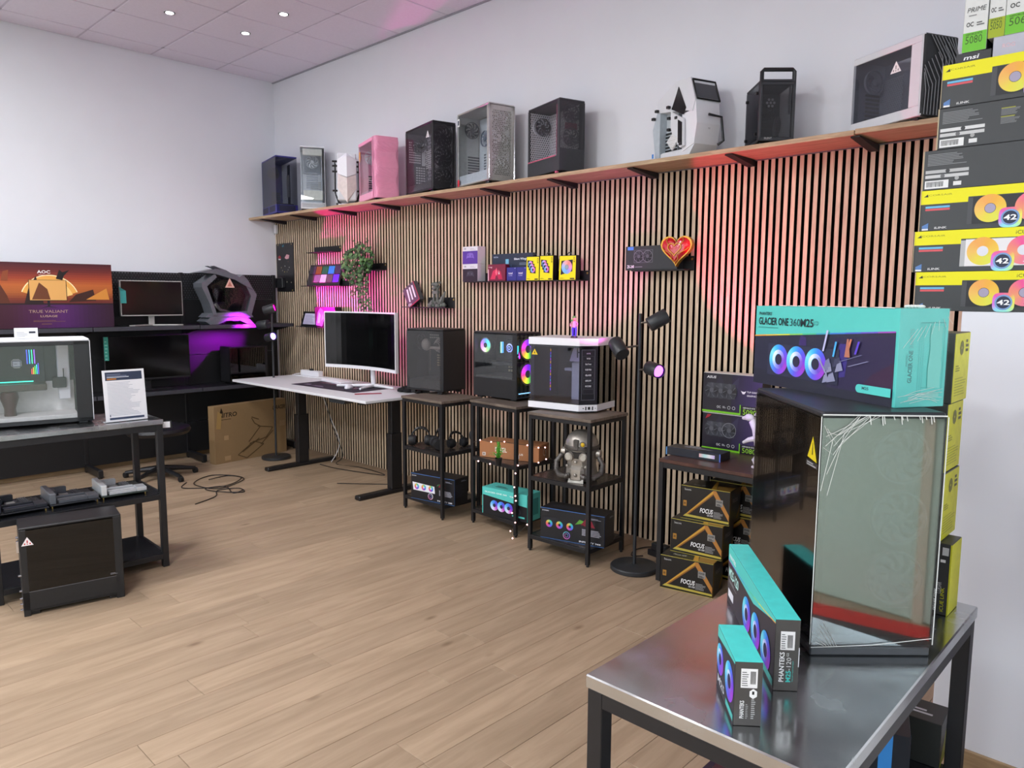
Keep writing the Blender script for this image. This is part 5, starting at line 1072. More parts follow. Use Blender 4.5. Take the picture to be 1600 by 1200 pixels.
# faceted dark case
t = thing('computer_case', 'faceted grey wing-shaped open case with a warning triangle, top gondola shelf', 'computer case', (.28, -.72, 1.3365), math.radians(88))
SPG = mat('gunmetal_panel', '#6c7078', .4, .25); 
def pl(pts, y0, y1, name, mt): m = MB(); m.prism(pts, y0, y1, 1); return m.build(name, mt, t)
pl([(-.27, .40), (-.27, .36), (-.20, .20), (-.17, .09), (-.13, .09), (-.22, .37), (-.12, .46), (-.14, .49)], -.11, .10, 'rear_frame', SPG)
pl([(-.30, .50), (-.12, .54), (.06, .49), (.20, .40), (.24, .34), (.20, .36), (.05, .44), (-.14, .49)], -.12, .11, 'upper_wing', SPG)
pl([(-.20, .565), (-.10, .53), (.10, .475), (.0, .50)], -.10, -.02, 'fin', SPG); pl([(-.12, .57), (.0, .53), (.16, .44), (.06, .47)], -.05, .05, 'fin', SPG)
pl([(.14, .49), (.19, .44), (.28, .29), (.22, .10), (.17, .10), (.22, .28), (.15, .42), (.10, .46)], -.11, .10, 'front_frame', SPG)
pl([(-.24, .07), (-.20, .11), (.20, .13), (.24, .07), (.12, .045), (-.05, .045), (-.12, .07)], -.10, .09, 'lower_spine', SPG)
pl([(-.25, .03), (-.21, .0), (-.13, .0), (-.05, .035), (.10, .035), (.17, .0), (.24, .0), (.19, .05), (.1, .07), (-.2, .07)], -.12, .11, 'base_wing', SPG)
pl([(-.20, .37), (.0, .44), (.18, .38), (.22, .28), (.16, .13), (-.12, .12)], .02, .03, 'inner_tray', mat('inner_black', '#17181c', .4))
m = MB(); m.box(-.17, .0, .0, .015, .22, .35, .003); m.build('tray_window', SCREEN, t); m = MB(); m.tube([(-.13, -.06, .20), (-.08, -.06, .14), (.12, -.06, .10)], [.022, .014, .006], 8); m.build('silver_strut', SILV, t)
m = MB(); m.prism([(-.18, .38), (0, .46), (.17, .40), (.21, .28), (.15, .13), (-.12, .12)], -.105, -.102, 1); m.build('side_glass', GLASSM, t)
p = Print((-.03, -.1055, .36), (1, 0, 0), (0, 0, 1), .12, .1); p.poly([(-.1, 0), (.7, 0), (.3, .95)], '#e0b8a8'); p.poly([(.1, .12), (.5, .12), (.3, .6)], '#c07868'); p.out(t, 'warning_sticker')
L_, W__, H_ = .43, .22, .375
t = pc_case('computer_case', 'small black case with ribbed glass front under the purple light, lower gondola shelf', (.375, -.335), 90, .41, .205, H_, .7365, BLK2, GLASSD, 'plain', DGREY, fans=0, shroud=.10)
# carton leaning on the gondola
t, F = box_body('furniture_carton', 'large flat brown carton with a rig line drawing, on the floor by the corner', (.490, -.215), 98, .825, .096, .561, 0, '#8e7350', rough=.7)
p = F['front'](); p.text(.06, .80, .075, 'NITRO', '#2a2016', .24, True, shear=.15); p.poly([(.07, .86), (.1, .97), (.12, .88)], '#2a2016'); p.lines(.09, .755, .2, .018, 1, '#4a3a28'); p.text(.80, .82, .07, 'G-RACER', '#2a2016', .19, True, shear=.2)
for a, b, c, d in [(.3, .1, .52, .3), (.3, .1, .42, .02), (.42, .02, .66, .22), (.52, .3, .66, .22), (.45, .3, .62, .55), (.62, .55, .54, .62), (.54, .62, .5, .72), (.58, .56, .8, .5), (.8, .5, .7, .34), (.62, .22, .8, .44), (.36, .14, .6, .34), (.5, .74, .6, .68), (.46, .27, .72, .34)]:
    dx, dy = c-a, d-b; k = .006; nx_, ny_ = -dy*k/math.hypot(dx, dy), dx*k/math.hypot(dx, dy)*1.4; p.poly([(a-nx_, b-ny_), (c-nx_, d-ny_), (c+nx_, d+ny_), (a+nx_, b+ny_)], '#5e4930')
p.poly([(.02, .62), (.08, .60), (.10, .86), (.05, .92)], '#a08250'); p.rect(.12, .4, .18, .48, '#a88a66'); p.rect(.12, .04, .2, .12, '#a88a66'); p.rect(.9, .5, .98, .6, '#9c8060'); p.out(t); p = F['top'](); p.rect(0, .48, 1, .52, '#5a4830'); p.out(t, 'top_seam')
# black stool behind the rack
t = thing('office_stool', 'low black padded stool on a star base, behind the metal-topped rack', 'stool', (.74, -1.60, 0), .2)
m = MB(); m.lathe([(.12, .38), (.25, .40), (.27, .43), (.26, .455), (.20, .47), (.0, .472)], 30); m.build('seat', mat('black_leather', '#18181c', .4), t, True)
m = MB(); m.lathe([(.03, .09), (.026, .2), (.018, .21), (.018, .38)], 14); m.build('gas_lift', BLK2, t, True)
for k in range(5):
    a = 2*PI*k/5; m = MB(); m.tube([(0, 0, .085), (math.cos(a)*.15, math.sin(a)*.15, .07), (math.cos(a)*.30, math.sin(a)*.30, .045)], [.03, .022, .016], 8); m.build('base_spoke', BLK2, t, True)
    m = MB(); m.tube([(math.cos(a)*.30, math.sin(a)*.30-.014, .025), (math.cos(a)*.30, math.sin(a)*.30+.014, .025)], .025, 14); m.build('castor', BLKM, t, True)

# ------------------------------------------------------------------ steel-topped racks
def rack(label, C, th, w, d, H, shelves, post=.035, top_t=.03, solid=True, brace=False):
    loc, rz = at_corner(C, th, w, d, 0); t = thing('display_rack', label, 'rack', loc, rz)
    m = MB(); m.box(-w/2-.004, w/2+.004, -d/2-.004, d/2+.004, H-top_t, H, .003); m.build('steel_top', STEEL, t)
    for sx in (-1, 1):
        for sy in (-1, 1): cx, cy2 = sx*(w/2-post/2), sy*(d/2-post/2); m = MB(); m.box(cx-post/2, cx+post/2, cy2-post/2, cy2+post/2, 0, H-top_t, .002); m.build('post', BLK, t)
    def rails(z0, z1, nm):
        for a in ((-w/2+post, w/2-post, -d/2, -d/2+.02), (-w/2+post, w/2-post, d/2-.02, d/2), (-w/2, -w/2+.02, -d/2+post, d/2-post), (w/2-.02, w/2, -d/2+post, d/2-post)):
            m = MB(); m.box(*a, z0, z1, .001); m.build(nm, BLK, t)
    rails(H-top_t-.035, H-top_t-.0005, 'top_rail')
    for z in shelves: rails(z-.035, z-.004, 'shelf_rail'); m = MB(); m.box(-w/2+.02, w/2-.02, -d/2+.01, d/2-.01, z-.012, z, .001); m.build('shelf', mat('black_shelf_plate', '#1d1e22', .25), t)
    return t
rack('black rack with bright steel top holding the glass showcase computer, left side', (3.035, -2.435), 88, .87, .47, .892, (.449, .085))
rack('black table with brushed steel top in the right foreground', (7.070, -2.885), 0, .535, 1.03, .78, (.302,), .04, .032)
# showcase computer on the left rack
L_, W__, H_ = .62, .31, .479
t = pc_case('computer_case', 'white-topped showcase computer with lit parts, on the steel-topped rack', (2.880, -2.754), 78.4, L_, W__, H_, .8925, BLK2, glass_mat('reflective_glass', (.93, .93, .94), base=.03), 'glass', mat('dark_interior', '#121214', .6), top=WHITEM, fans=0, shroud=.0, gx1=.075, foot=.012, tray=False)
m = MB(); m.box(-L_/2, L_/2, -W__/2-.002, -W__/2+.008, .012, .035, .002); m.box(-L_/2, L_/2, -W__/2-.002, -W__/2+.008, H_-.035, H_-.014, .002); m.box(L_/2-.08, L_/2-.002, -W__/2-.002, -W__/2+.008, .012, H_-.014, .002); m.build('side_frame', BLK2, t)
m = MB(); m.box(L_/2-.003, L_/2+.0015, -W__/2, W__/2, H_-.02, H_-.012); m.box(L_/2-.001, L_/2+.002, -W__/2-.002, -W__/2+.002, .02, H_-.01); m.build('white_edge', WHITE, t)
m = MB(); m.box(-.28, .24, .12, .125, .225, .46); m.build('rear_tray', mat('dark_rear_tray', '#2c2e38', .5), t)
m = MB(); m.box(-.28, .24, .115, .125, .02, .223); m.build('painted_reflection', mat('painted_reflection_white', '#f2f0ee', .5), t)  # white panel stands in for the window reflection on the glass
m = MB(); m.box(-.28, .24, -.10, .12, .02, .05, .002); m.build('floor_panel', mat('painted_reflection_floor', '#e8e6e4', .5), t)  # pale floor colour carries the same painted reflection forward
m = MB(); m.box(-.12, .10, .10, .118, .22, .46, .002); m.build('motherboard', mat('board_charcoal', '#24262e', .5), t)
m = MB(); m.box(-.06, -.01, .05, .10, .31, .36, .012); o = m.build('cooler_cap', WHITE, t); p = Print((-.06, .0495, .31), (1, 0, 0), (0, 0, 1), .05, .05); p.rect(.1, .15, .9, .85, '#3a4468'); p.rect(.16, .22, .84, .78, '#d8e0f0'); p.lines(.25, .45, .5, .1, 1, '#505a70'); p.out(o, 'cap_display')
m = MB()
for k in range(4): m.box(.015+.012*k, .019+.012*k, .085, .09, .33, .41, col=lin(['#5060ff', '#40c0ff', '#40ffb0', '#a060ff'][k]))
for k in range(5): m.box(.035+.008*k, .038+.008*k, .085, .09, .27, .30+.008*k, col=lin(['#ff5050', '#ffd040', '#60ff60', '#40ffff', '#6060ff'][k]))
m.box(-.14, .04, .07, .075, .228, .234, col=lin('#40e8c8')); m.box(-.27, -.12, .09, .095, .42, .425, col=lin('#3060d0')); m.build('light_strips', INKGLOW, t)
m = MB(); m.box(-.20, .10, -.02, .10, .185, .222, .004); m.build('graphics_card', mat('champagne_card', '#5a544c', .4, .4), t); m = MB(); m.lathe([(.03, 0), (.028, .04), (.045, .10), (.042, .13), (.025, .135)], 20); o = m.build('support_vase', mat('maroon_support', '#4a2a2c', .3), t, True); o.location = (-.08, .0, .05)
m = MB(); m.tube([(-.30, .0, .36), (-.24, .0, .39), (-.22, .0, .33)], .02, 10); m.build('radiator_hose', BLK2, t, True)
m = MB(); m.box(.16, .22, .05, .118, .12, .44, .004); m.build('cable_cover', WHITE, t)
m = MB(); m.box(.13, .20, .03, .06, .19, .25, .004); m.box(.185, .19, .04, .045, .25, .30); m.build('controller_hub', DGREY, t)
t = thing('price_tag', 'small white price card standing on top of the showcase computer', 'price tag', (2.72, -3.02, 1.372), math.radians(80)); m = MB(); m.box(-.055, .055, -.001, .001, 0, .06); m.box(-.055, .055, -.001, .025, 0, .002); m.build('card', WHITE, t); p = Print((-.055, -.0012, 0), (1, 0, 0), (0, 0, 1), .11, .06); p.lines(.1, .2, .5, .5, 4, '#9a9aa4', .35); p.rect(.62, .5, .9, .68, '#30323c'); p.out(t)
t = thing('info_sheet', 'white spec sheet in a clear stand at the right end of the steel rack', 'sign', (2.965, -2.605, .8955), math.radians(89)); t.rotation_euler = (-.10, 0, math.radians(89))
m = MB(); m.box(-.112, .112, -.002, .002, .0, .295); m.box(-.112, .112, .0, .06, 0, .003); m.build('acrylic_stand', WHITE, t)
p = Print((-.112, -.0022, 0), (1, 0, 0), (0, 0, 1), .224, .295); p.rect(.06, .80, .94, .96, '#333c52'); p.lines(.1, .88, .5, .06, 2, '#8a94ac', .3); p.rect(.1, .815, .32, .84, '#c07830'); p.lines(.1, .855, .8, .02, 1, '#dfe4ee'); p.lines(.09, .12, .8, .66, 24, '#b4b8c4', .28, 4); p.rect(.09, .04, .92, .08, '#3a4560'); p.rect(.1, .1, .12, .14, '#3a4560'); p.out(t)
t = thing('price_tag', 'small price card clipped to the right end of the steel rack edge', 'price tag', (3.00, -2.428, .835), math.radians(75)); m = MB(); m.box(0, .045, -.001, .001, 0, .035); m.build('card', WHITE, t); m = MB(); m.box(-.01, .055, .001, .003, -.004, .04); m.build('holder', BLK2, t)
# motherboards on the middle shelf
BRD = {'black': ('#1a1b22', '#2e2f36', '#3c3f4c'), 'grey': ('#22242a', '#5a5c62', '#74767c'), 'silver': ('#26302a', '#c4c6ca', '#e0e2e4')}
def motherboard(label, x, y, kind, rz):
    c0, c1, c2 = BRD[kind]; t = thing('motherboard', label, 'motherboard', (x, y, .4495), rz, 'motherboards laid out on the rack'); t.scale = (.79, 1.12, 1.35); B = mat('pcb_'+kind, c0, .5); M1 = mat('sink_'+kind, c1, .35, .3); M2 = mat('trim_'+kind, c2, .3, .4)
    m = MB(); m.box(-.155, .155, -.13, .13, .012, .016, .001); m.build('circuit_board', B, t)
    m = MB(); m.box(-.155, -.115, -.12, .10, .016, .062, .004); m.build('rear_ports_cover', M2, t)
    m = MB(); m.box(-.11, .0, .07, .10, .016, .05, .003); m.build('heatsink', M1, t); m = MB(); m.box(-.11, -.08, -.0, .07, .016, .05, .003); m.build('heatsink', M1, t)
    m = MB(); m.box(-.06, .0, .0, .055, .016, .026, .002); m.build('socket', SILV, t)
    for k in range(4): m = MB(); m.box(.03+k*.013, .037+k*.013, -.02, .11, .016, .028, .001); m.build('memory_slot', mat('slot_'+kind, '#4a4c52' if kind != 'silver' else '#8a8c90', .4), t)
    for k in range(3): m = MB(); m.box(-.10, .08, -.05-k*.032, -.035-k*.032, .016, .030 if k else .036, .002); m.build('slot_shield', M2 if k == 1 else M1, t)
    m = MB(); m.box(.08, .15, -.12, -.04, .016, .034, .003); m.build('chipset_sink', M1, t)
    p = Print((-.155, -.13, .016), (1, 0, 0), (0, 1, 0), .31, .26); rn = random.Random(len(label))
    for k in range(30): a, b = rn.uniform(.15, .95), rn.uniform(.02, .95); p.rect(a, b, a+rn.uniform(.01, .03), b+rn.uniform(.01, .03), rn.choice(['#b0a870', '#8a8c90', '#c8c8cc', '#704038', '#50525a']))
    p.out(t); m = MB()
    for q in ((-.14, -.11), (.14, -.11), (-.14, .11), (.14, .11)): m.tube([(q[0], q[1], 0), (q[0], q[1], .013)], .005, 6)
    o = m.build('standoff', GOLDP, t); o['kind'] = 'stuff'
motherboard('silver-finned motherboard at the right end of the rack middle shelf', 2.83, -2.625, 'silver', math.radians(84))
motherboard('grey shielded motherboard in the middle of the rack shelf', 2.82, -2.885, 'grey', math.radians(86))
motherboard('black motherboard at the left end of the rack middle shelf', 2.82, -3.145, 'black', math.radians(88))
# black case on the floor in front of the rack
L_, W__, H_ = .456, .206, .458
t = pc_case('computer_case', 'plain black tower with a small red-white warning sticker, on the floor before the rack', (3.333, -2.789), 79.5, L_, W__, H_, 0, mat('satin_black_case', '#1a1b1e', .38), glass_mat('very_dark_glass', (.10, .10, .10)), 'plain', mat('dark_interior', '#121214', .6), fans=0, shroud=.10, foot=.02)
m = MB(); m.box(-L_/2, L_/2-.02, -W__/2-.002, -W__/2+.004, .03, .125, .002); m.box(L_/2-.04, L_/2, -W__/2-.002, -W__/2+.008, 0, H_-.01, .003); m.box(-L_/2, -L_/2+.03, -W__/2-.002, -W__/2+.004, .0, H_-.012, .002); m.build('side_frame', mat('satin_black_case', '#1a1b1e', .38), t)
p = Print((-L_/2, -W__/2-.0022, 0), (1, 0, 0), (0, 0, 1), L_, H_); p.O += Vector((0, 0, 0)); tri_sticker(p, .075, .80, .095, '#f0e8e8', '#c03030'); p.rect(.06, .272, .92, .276, '#6a6a6e'); p.lines(.86, .30, .08, .025, 2, '#8a8a90', .4); p.out(t, 'warning_sticker')
m = MB()
for zz in (.40, .37, .33, .20, .12, .08, .05, .02): m.tube([(-L_/2-.012, -.05, zz), (-L_/2, -.05, zz)], .006, 8)
m.box(-L_/2-.012, -L_/2, -.09, -.07, .33, .39, .002); o = m.build('rear_screws', CHROME, t); o['kind'] = 'stuff'

# ------------------------------------------------------------------ bench with power supply and graphics card cartons
t = thing('low_bench', 'low dark wood bench with black legs under the green-trimmed boxes', 'bench', (5.84, -.29, 0))
m = MB(); m.box(-.59, .59, -.29, .26, .695, .715, .002); m.build('benchtop', DARKW, t)
for sx in (-1, 1):
    for yy in (-.275, .24): m = MB(); m.box(sx*.575-.0145, sx*.575+.0145, yy-.0145, yy+.0145, 0, .6945, .0015); m.build('leg', BLK, t)
for a in ((-.56, .56, -.29, -.265), (-.56, .56, .23, .255), (-.59, -.565, -.26, .225), (.565, .59, -.26, .225)): m = MB(); m.box(*a, .665, .6945, .001); m.build('rail', BLK, t)
def psu_box(label, C, th, z, w=.295, d=.175, h=.19, full=True):
    t, F = box_body('power_supply_box', label, C, th, w, d, h, z, '#161412', 'box', 'black and gold power supply boxes under the bench', rough=.3); p = F['front']()
    G = '#c8983a'; G2 = '#8a5a28'; G3 = '#b8a848'
    p.poly([(.12, .10), (.66, .86), (.66, .96), (.08, .10)], G); p.poly([(.16, .13), (.66, .82), (.66, .87), (.12, .12)], G2); p.poly([(.66, .96), (.66, .86), (.99, .12), (.99, .30), (.72, .96)], '#b07838')
    p.poly([(.05, .07), (.10, .14), (.99, .11), (.99, .05)], G3)
    p.text(.40, .26, .13, 'FOCUS', '#f0f0f0', .26, True, shear=.15); p.text(.55, .18, .055, 'GX-1000', '#d8d8d8', .12, True); p.lines(.68, .16, .2, .2, 6, '#a8a8a8', .35); p.text(.07, .86, .06, 'Seasonic', '#d0d0d0', .14)
    p.rect(.05, .38, .12, .55, '#a87830'); p.text(.065, .43, .07, '80', '#2a2010', .04, True); p.rect(.72, .52, .86, .72, '#8a8884'); p.text(.735, .63, .05, 'POWER', '#1a1a1a', .11, True); p.lines(.74, .54, .1, .06, 2, '#1a1a1a')
    p.rect(0, .985, 1, 1, G3); p.rect(0, 0, 1, .012, G3); p.out(t)
    p = F['right'](); p.text(.25, .62, .11, 'FOCUS', '#8a8a88', .45, True); p.rect(0, .0, .05, 1, '#8a6828'); p.poly([(.6, .1), (.95, .5), (.95, .3), (.7, .1)], '#8a6828'); p.lines(.3, .4, .4, .1, 2, '#5a5a58'); p.out(t, 'side_print')
    p = F['top'](); p.poly([(.62, 0), (.72, 0), (.55, 1), (.50, 1)], G); p.poly([(.72, 0), (.99, 0), (.99, .6), (.66, .5)], '#a07a38'); p.text(.2, .2, .12, 'Focus GX', '#b8b8b0', .25, True); p.out(t, 'top_print'); return t
psu_box('gold and black power supply box on the floor, bottom of the front stack', (5.618, -.590), 11, 0, .30)
psu_box('gold and black power supply box in the middle of the front stack', (5.625, -.515), 8, .1905, .30)
psu_box('gold and black power supply box on top of the front stack', (5.640, -.475), 8, .381, .28)
for k, lb in enumerate(['bottom', 'middle', 'top']): psu_box('gold and black power supply box in the stack hidden behind the front stack, '+lb+' one', (5.71, -.275+.005*k), 6, .1905*k, .29, .15)
for k, lb in enumerate(['bottom', 'middle', 'top']): psu_box('gold and black power supply box partly behind the shrink-wrapped case, '+lb+' one', (6.06, -.44+.01*k), 4, .1905*k, .29, .17)
t, F = box_body('motherboard_box', 'flat dark blue slim box lying on the dark bench beside the green-trimmed boxes', (5.555, -.44), 3, .335, .125, .045, .7155, '#20242e', rough=.3)
p = F['front'](); p.rect(0, 0, .02, 1, '#5a90c8'); p.grad(.62, .3, .9, .75, ['#e8b8b8', '#b8e0e0', '#e8e8e8', '#c8b0e0']); p.rect(.98, 0, 1, 1, '#5a70c8'); p.out(t); p = F['top'](); p.lines(.25, .45, .55, .25, 3, '#b8bcc8', .4); p.text(.3, .72, .12, 'MSI', '#d8dce4', .2, True); p.rect(0, 0, 1, .03, '#3c5c88'); p.out(t, 'top_print')
def gpu_box(label, z, h, num, fl):
    t, F = box_body('graphics_card_box', label, (5.642, -.145+(.0 if fl else .01)), 0, .372, .11, h, z, '#1c1826', 'box', 'green-trimmed graphics card boxes on the bench', rough=.35); p = F['front']()
    p.grad(.5, .08, 1, 1, ['#221a34', '#2c2046', '#382858', '#44306a']); p.poly([(.18, .62), (.3, .98), (.42, .62)], '#2c2838'); p.poly([(.42, .62), (.62, .95), (.6, .6)], '#322c4a')
    p.rect(0, 0, .66, .05, '#7ac828'); p.rect(.645, .05, .66, .26, '#7ac828'); p.rect(.66, 0, 1, .24, '#141218')
    p.text(.70, .03, .13, num, '#9ad838', .22); p.text(.70, .18, .035, 'GEFORCE RTX', '#d8d8d8', .2, True)
    p.rect(.08, .38, .56, .76, '#3c3c44'); 
    for k in range(3): p.fan(.16+.155*k, .57, .19, ['#17171c', '#4a4b54', '#1c1c22', '#3a3b44'], '#55565e', '#8a8b94' if not (fl or k < 2) else '#3a3b42', 7)
    if fl: p.text(.07, .88, .06, 'ASUS', '#e8e8ec', .16, True, shear=.2); p.text(.76, .58, .04, 'TUF GAMING', '#e8e0f0', .22, True); p.text(.76, .49, .04, 'GRAPHICS', '#e8e0f0', .18, True); p.poly([(.66, .62), (.69, .54), (.72, .54), (.75, .62), (.72, .6), (.69, .6)], '#f0e8f8')
    else: p.poly([(.05, .82), (.09, .95), (.16, .95), (.12, .88)], '#a02030'); p.rect(0, .985, 1, 1, '#e8e4e0')
    p.text(.26, .13, .06, 'OC', '#c8c8cc', .07, True); p.lines(.36, .14, .06, .06, 2, '#b0b0b4'); p.ring(.47, .16, .03, .045, '#b0b0b4', 12); p.ring(.55, .16, .03, .045, '#b0b0b4', 12); p.out(t)
    m = MB(); m.box(-.186, .186, -.05, .055, h, h+.003); m.build('pale_top_flap', mat('pale_card', '#e0dcd8', .6), t); return t
gpu_box('dark purple box numbered 5080 with green trim, lower of the two on the bench', .7155, .222, '5080', False)
gpu_box('dark purple box numbered 5090 with green trim, upper of the two on the bench', .9415, .232, '5090', True)
t = thing('dragon_figure', 'small lilac-lit white dragon figure standing before the 5080 box', 'figurine', (5.755, -.40, .7175), math.radians(-25)); t.scale = (.92, .92, .92)
DRG = mat('pearl_white_figure', '#dcd6e2', .45, var=.05, bump=.3)
m = MB(); m.tube([(.06, .02, .03), (.05, .0, .10), (.03, -.01, .17), (-.0, -.02, .23), (-.03, -.03, .27)], [.035, .05, .045, .03, .022], 12); m.ball((-.05, -.035, .285), (.035, .022, .022)); m.tube([(-.06, -.04, .285), (-.095, -.045, .275)], [.018, .009], 8)
for sy in (-1, 1): m.tube([(.03, sy*.03, .18), (-.02, sy*.06, .16), (-.075, sy*.05, .135)], [.018, .014, .009], 8); m.tube([(.06, sy*.03, .08), (.03, sy*.05, .045), (.05, sy*.05, .01), (.015, sy*.052, .008)], [.028, .02, .014, .01], 8); m.tube([(-.03, sy*.012, .30), (-.0, sy*.02, .33)], [.007, .002], 6)
m.tube([(.08, .02, .05), (.14, .04, .03), (.2, .02, .02), (.24, -.02, .015)], [.032, .022, .012, .004], 8); m.build('body', DRG, t, True)
for sy in (-1, 1): m = MB(); m.add([(.05, sy*.02, .19), (.12, sy*.12, .28), (.14, sy*.15, .20), (.10, sy*.08, .15), (.052, sy*.022, .188)], [[0, 1, 2, 3]]); m.build('wing', DRG, t)
t = thing('fabric_bag', 'dark reddish folded bag tucked under the bench by the wrapped case', 'bag', (6.28, -.50, 0)); m = MB(); m.box(-.12, .12, -.07, .07, 0, .22, .03); m.build('bag_body', mat('dark_red_cloth', '#4a2a2a', .9), t)

# ------------------------------------------------------------------ stack of coolers on the partition
FANY = ['#f0c848', '#f0b040', '#f0a858', '#f0c060', '#e8d848', '#e0e050']; FANP = ['#f070b0', '#f060a8', '#f05898', '#f08878', '#f0a070', '#f08090', '#e868b8']; FANB = ['#b0c8f0', '#d0a0e8', '#f070c0', '#e860b8', '#a8b0f0', '#80d8f0']
def titan_box(label, xl, z, h, style, white=False, w=.475, yf=-1.302):
    t, F = box_body('liquid_cooler_box', label, (xl+w, yf), 0, w, .262, h, z, '#383a3c', 'box', 'yellow and black cooler boxes stacked on the partition', rough=.45); p = F['front']()
    if style == 'front':
        p.poly([(0, .66), (.30, .66), (.30, .78), (1, .78), (1, 1), (0, 1)], '#ece408'); p.text(.05, .86, .04, 'CORSAIR', '#8a8408', .15, False); p.poly([(.02, .84), (.05, .84), (.045, .91)], '#3a3a20'); p.text(.62, .84, .085, 'iCUE LINK TITAN 360', '#3a3a20', .55 if False else .36, False)
        p.rect(.035, .56, .19, .61, '#6ab8e0'); p.rect(.035, .50, .19, .55, '#d85860'); p.poly([(.02, .05), (.02, .13), (.06, .20), (.06, .05)], '#5a80b8'); p.rect(.02, .02, .06, .06, '#e8e8e8'); p.text(.10, .05, .05, 'iLINK', '#d8d8d8', .08, True)
        p.rect(.30, .12, .36, .74, '#4a4b4e' if not white else '#b8b8b8'); p.rect(.33, .12, 1, .76, '#e8e4e4' if white else '#2a2a2e')
        for k, c in enumerate((FANY, FANP, FANB)): p.fan(.435+.235*k, .47, .33, c, '#a8a0b8' if not white else '#e0e0e8')
        p.squircle(.555, .23, .001, .235, ['#f0e860', '#f0a070', '#f06898', '#e860b8', '#d880e0', '#90d8f0', '#a0f0e0', '#c0f0a0']); p.disc(.555, .23, .19, '#7aa0d0'); p.disc(.555, .23, .15, '#28304a'); p.text(.555, .17, .12, '42', '#ffffff', .075, True, 'c')
        p.poly([(.67, .2), (.95, .1), (1, .1), (1, .16), (.9, .18), (.7, .26)], '#f0f0f0' if white else '#17171a')
        p.rect(0, 0, .004, 1, '#b8a888')
    else:
        p.rect(0, 0, .008, 1, '#b8a888'); p.lines(.03, .62, .26, .3, 8, '#8e9092', .4, 3); p.rect(.02, .42, .29, .50, '#d8d8d8' if style == 'back1' else '#b8b8b8'); p.disc(.16, .46, .05, '#3a3a3c'); p.rect(.02, .30, .29, .38, '#c8c8c8'); p.disc(.13, .34, .05, '#6a6a6c')
        p.rect(.02, .04, .17, .24, '#e8e8e8'); p.bars(.03, .08, .11, .13); p.disc(.22, .26, .05, '#a8a8a8', 12); p.rect(.2, .08, .25, .18, '#e0e0e0')
        x0 = .38 if style == 'back1' else .73
        for i in range(5 if style == 'back1' else 3):
            for j in range(2): p.lines(x0+i*.14, .64-j*.2, .115, .16, 6, '#8e9092', .45, i*3+j); p.rect(x0+i*.14, .79-j*.2, x0+.08+i*.14, .81-j*.2, '#a8a830')
        if style == 'back1': p.rect(.62, .12, .71, .2, '#e8e8e8'); p.ring(.75, .16, .03, .05, '#d0d0d0', 10)
    p.out(t); m = MB(); m.box(-w/2-.0006, -w/2, -.12, .12, .004, h-.004); m.build('kraft_edge', mat('kraft_edge', '#b8a888', .7), t); return t
titan_box('yellow-topped cooler box, bottom of the stack on the partition', 6.712, 1.5745, .131, 'front')
titan_box('yellow-topped cooler box picturing white fans, second from the bottom of the stack', 6.700, 1.706, .137, 'front', True)
titan_box('yellow-topped cooler box, third from the bottom directly under the plain grey one', 6.712, 1.8435, .135, 'front')
titan_box('grey-backed cooler box showing few specs, fourth from the bottom of the stack', 6.712, 1.979, .131, 'back2')
titan_box('grey-backed cooler box with full spec grid, fifth from the bottom of the stack', 6.748, 2.1105, .132, 'back1')
titan_box('yellow-topped cooler box at the top of the cooler stack', 6.752, 2.243, .137, 'front')
t, F = box_body('hardware_box', 'black box with white maker lettering lying on the topmost cooler box', (6.886, -1.29), 0, .10, .24, .0315, 2.3805, '#2a2a2e'); p = F['front'](); p.text(.22, .28, .42, 'msi', '#e8e8ec', .42, True, shear=.25); p.out(t)
t, F = box_body('hardware_box', 'pale grey box lying beside the black lettered box at the top of the stack', (6.975, -1.29), 0, .086, .24, .062, 2.3805, '#b8b8c4'); p = F['front'](); p.text(.3, .4, .2, 'ROG', '#d8b8c0', .4, True); p.out(t)
t, F = box_body('hardware_box', 'dark box leaning behind the white graphics card boxes at the very top', (6.99, -1.10), 0, .21, .14, .34, 2.4435, '#3a3c3e')
t.rotation_euler = (0, math.radians(0), 0)
def prime_box(label, xl, w, z, num, green, h=.42, dy=0, pic=False):
    t, F = box_body('graphics_card_box', label, (xl+w, -1.292+dy), 0, w, .17, h, z, '#dcddda', 'box', 'white and green graphics card boxes at the top'); p = F['front'](); g = .060/h
    p.rect(0, 0, 1, g, green); p.text(.12, g*.42, .024/h, num, '#3c5a1c', .70); p.text(.12, g*.85, .006/h, 'GEFORCE RTX', '#3c5a1c', .7, True)
    p.text(.12, g+.018/h, .014/h, 'OC', '#3a3a3a', .3, True); p.lines(.55, g+.018/h, .34, .014/h, 2, '#6a6a6a')
    if pic: p.rect(.2, g+.075/h, .8, g+.10/h, '#33353a'); p.rect(.3, g+.065/h, .7, g+.09/h, '#26282c')
    else: p.text(.12, g+.062/h, .015/h, 'PRIME', '#4a4a4a', .76, shear=.2); p.lines(.2, g+.05/h, .5, .006/h, 1, '#8a8a8a'); p.text(.12, g+.11/h, .016/h, 'ASUS', '#33353a', .76, True, shear=.2)
    p.out(t); m = MB(); m.box(w/2, w/2+.0006, -.08, .08, 0, h*.99); m.build('dark_side', BLK2, t)
prime_box('white and green box numbered 5080, left of the three at the top', 6.802, .0675, 2.4125, '5080', '#6cc030')
prime_box('white and green narrow box numbered 5050, middle of the three at the top', 6.8715, .045, 2.4430, '5050', '#a0b020', pic=True, dy=.004)
prime_box('white and green box numbered 5060, right of the three at the top', 6.918, .085, 2.4430, '5060', '#70c030', dy=.002)

# ------------------------------------------------------------------ foreground table load
ZT = .7805
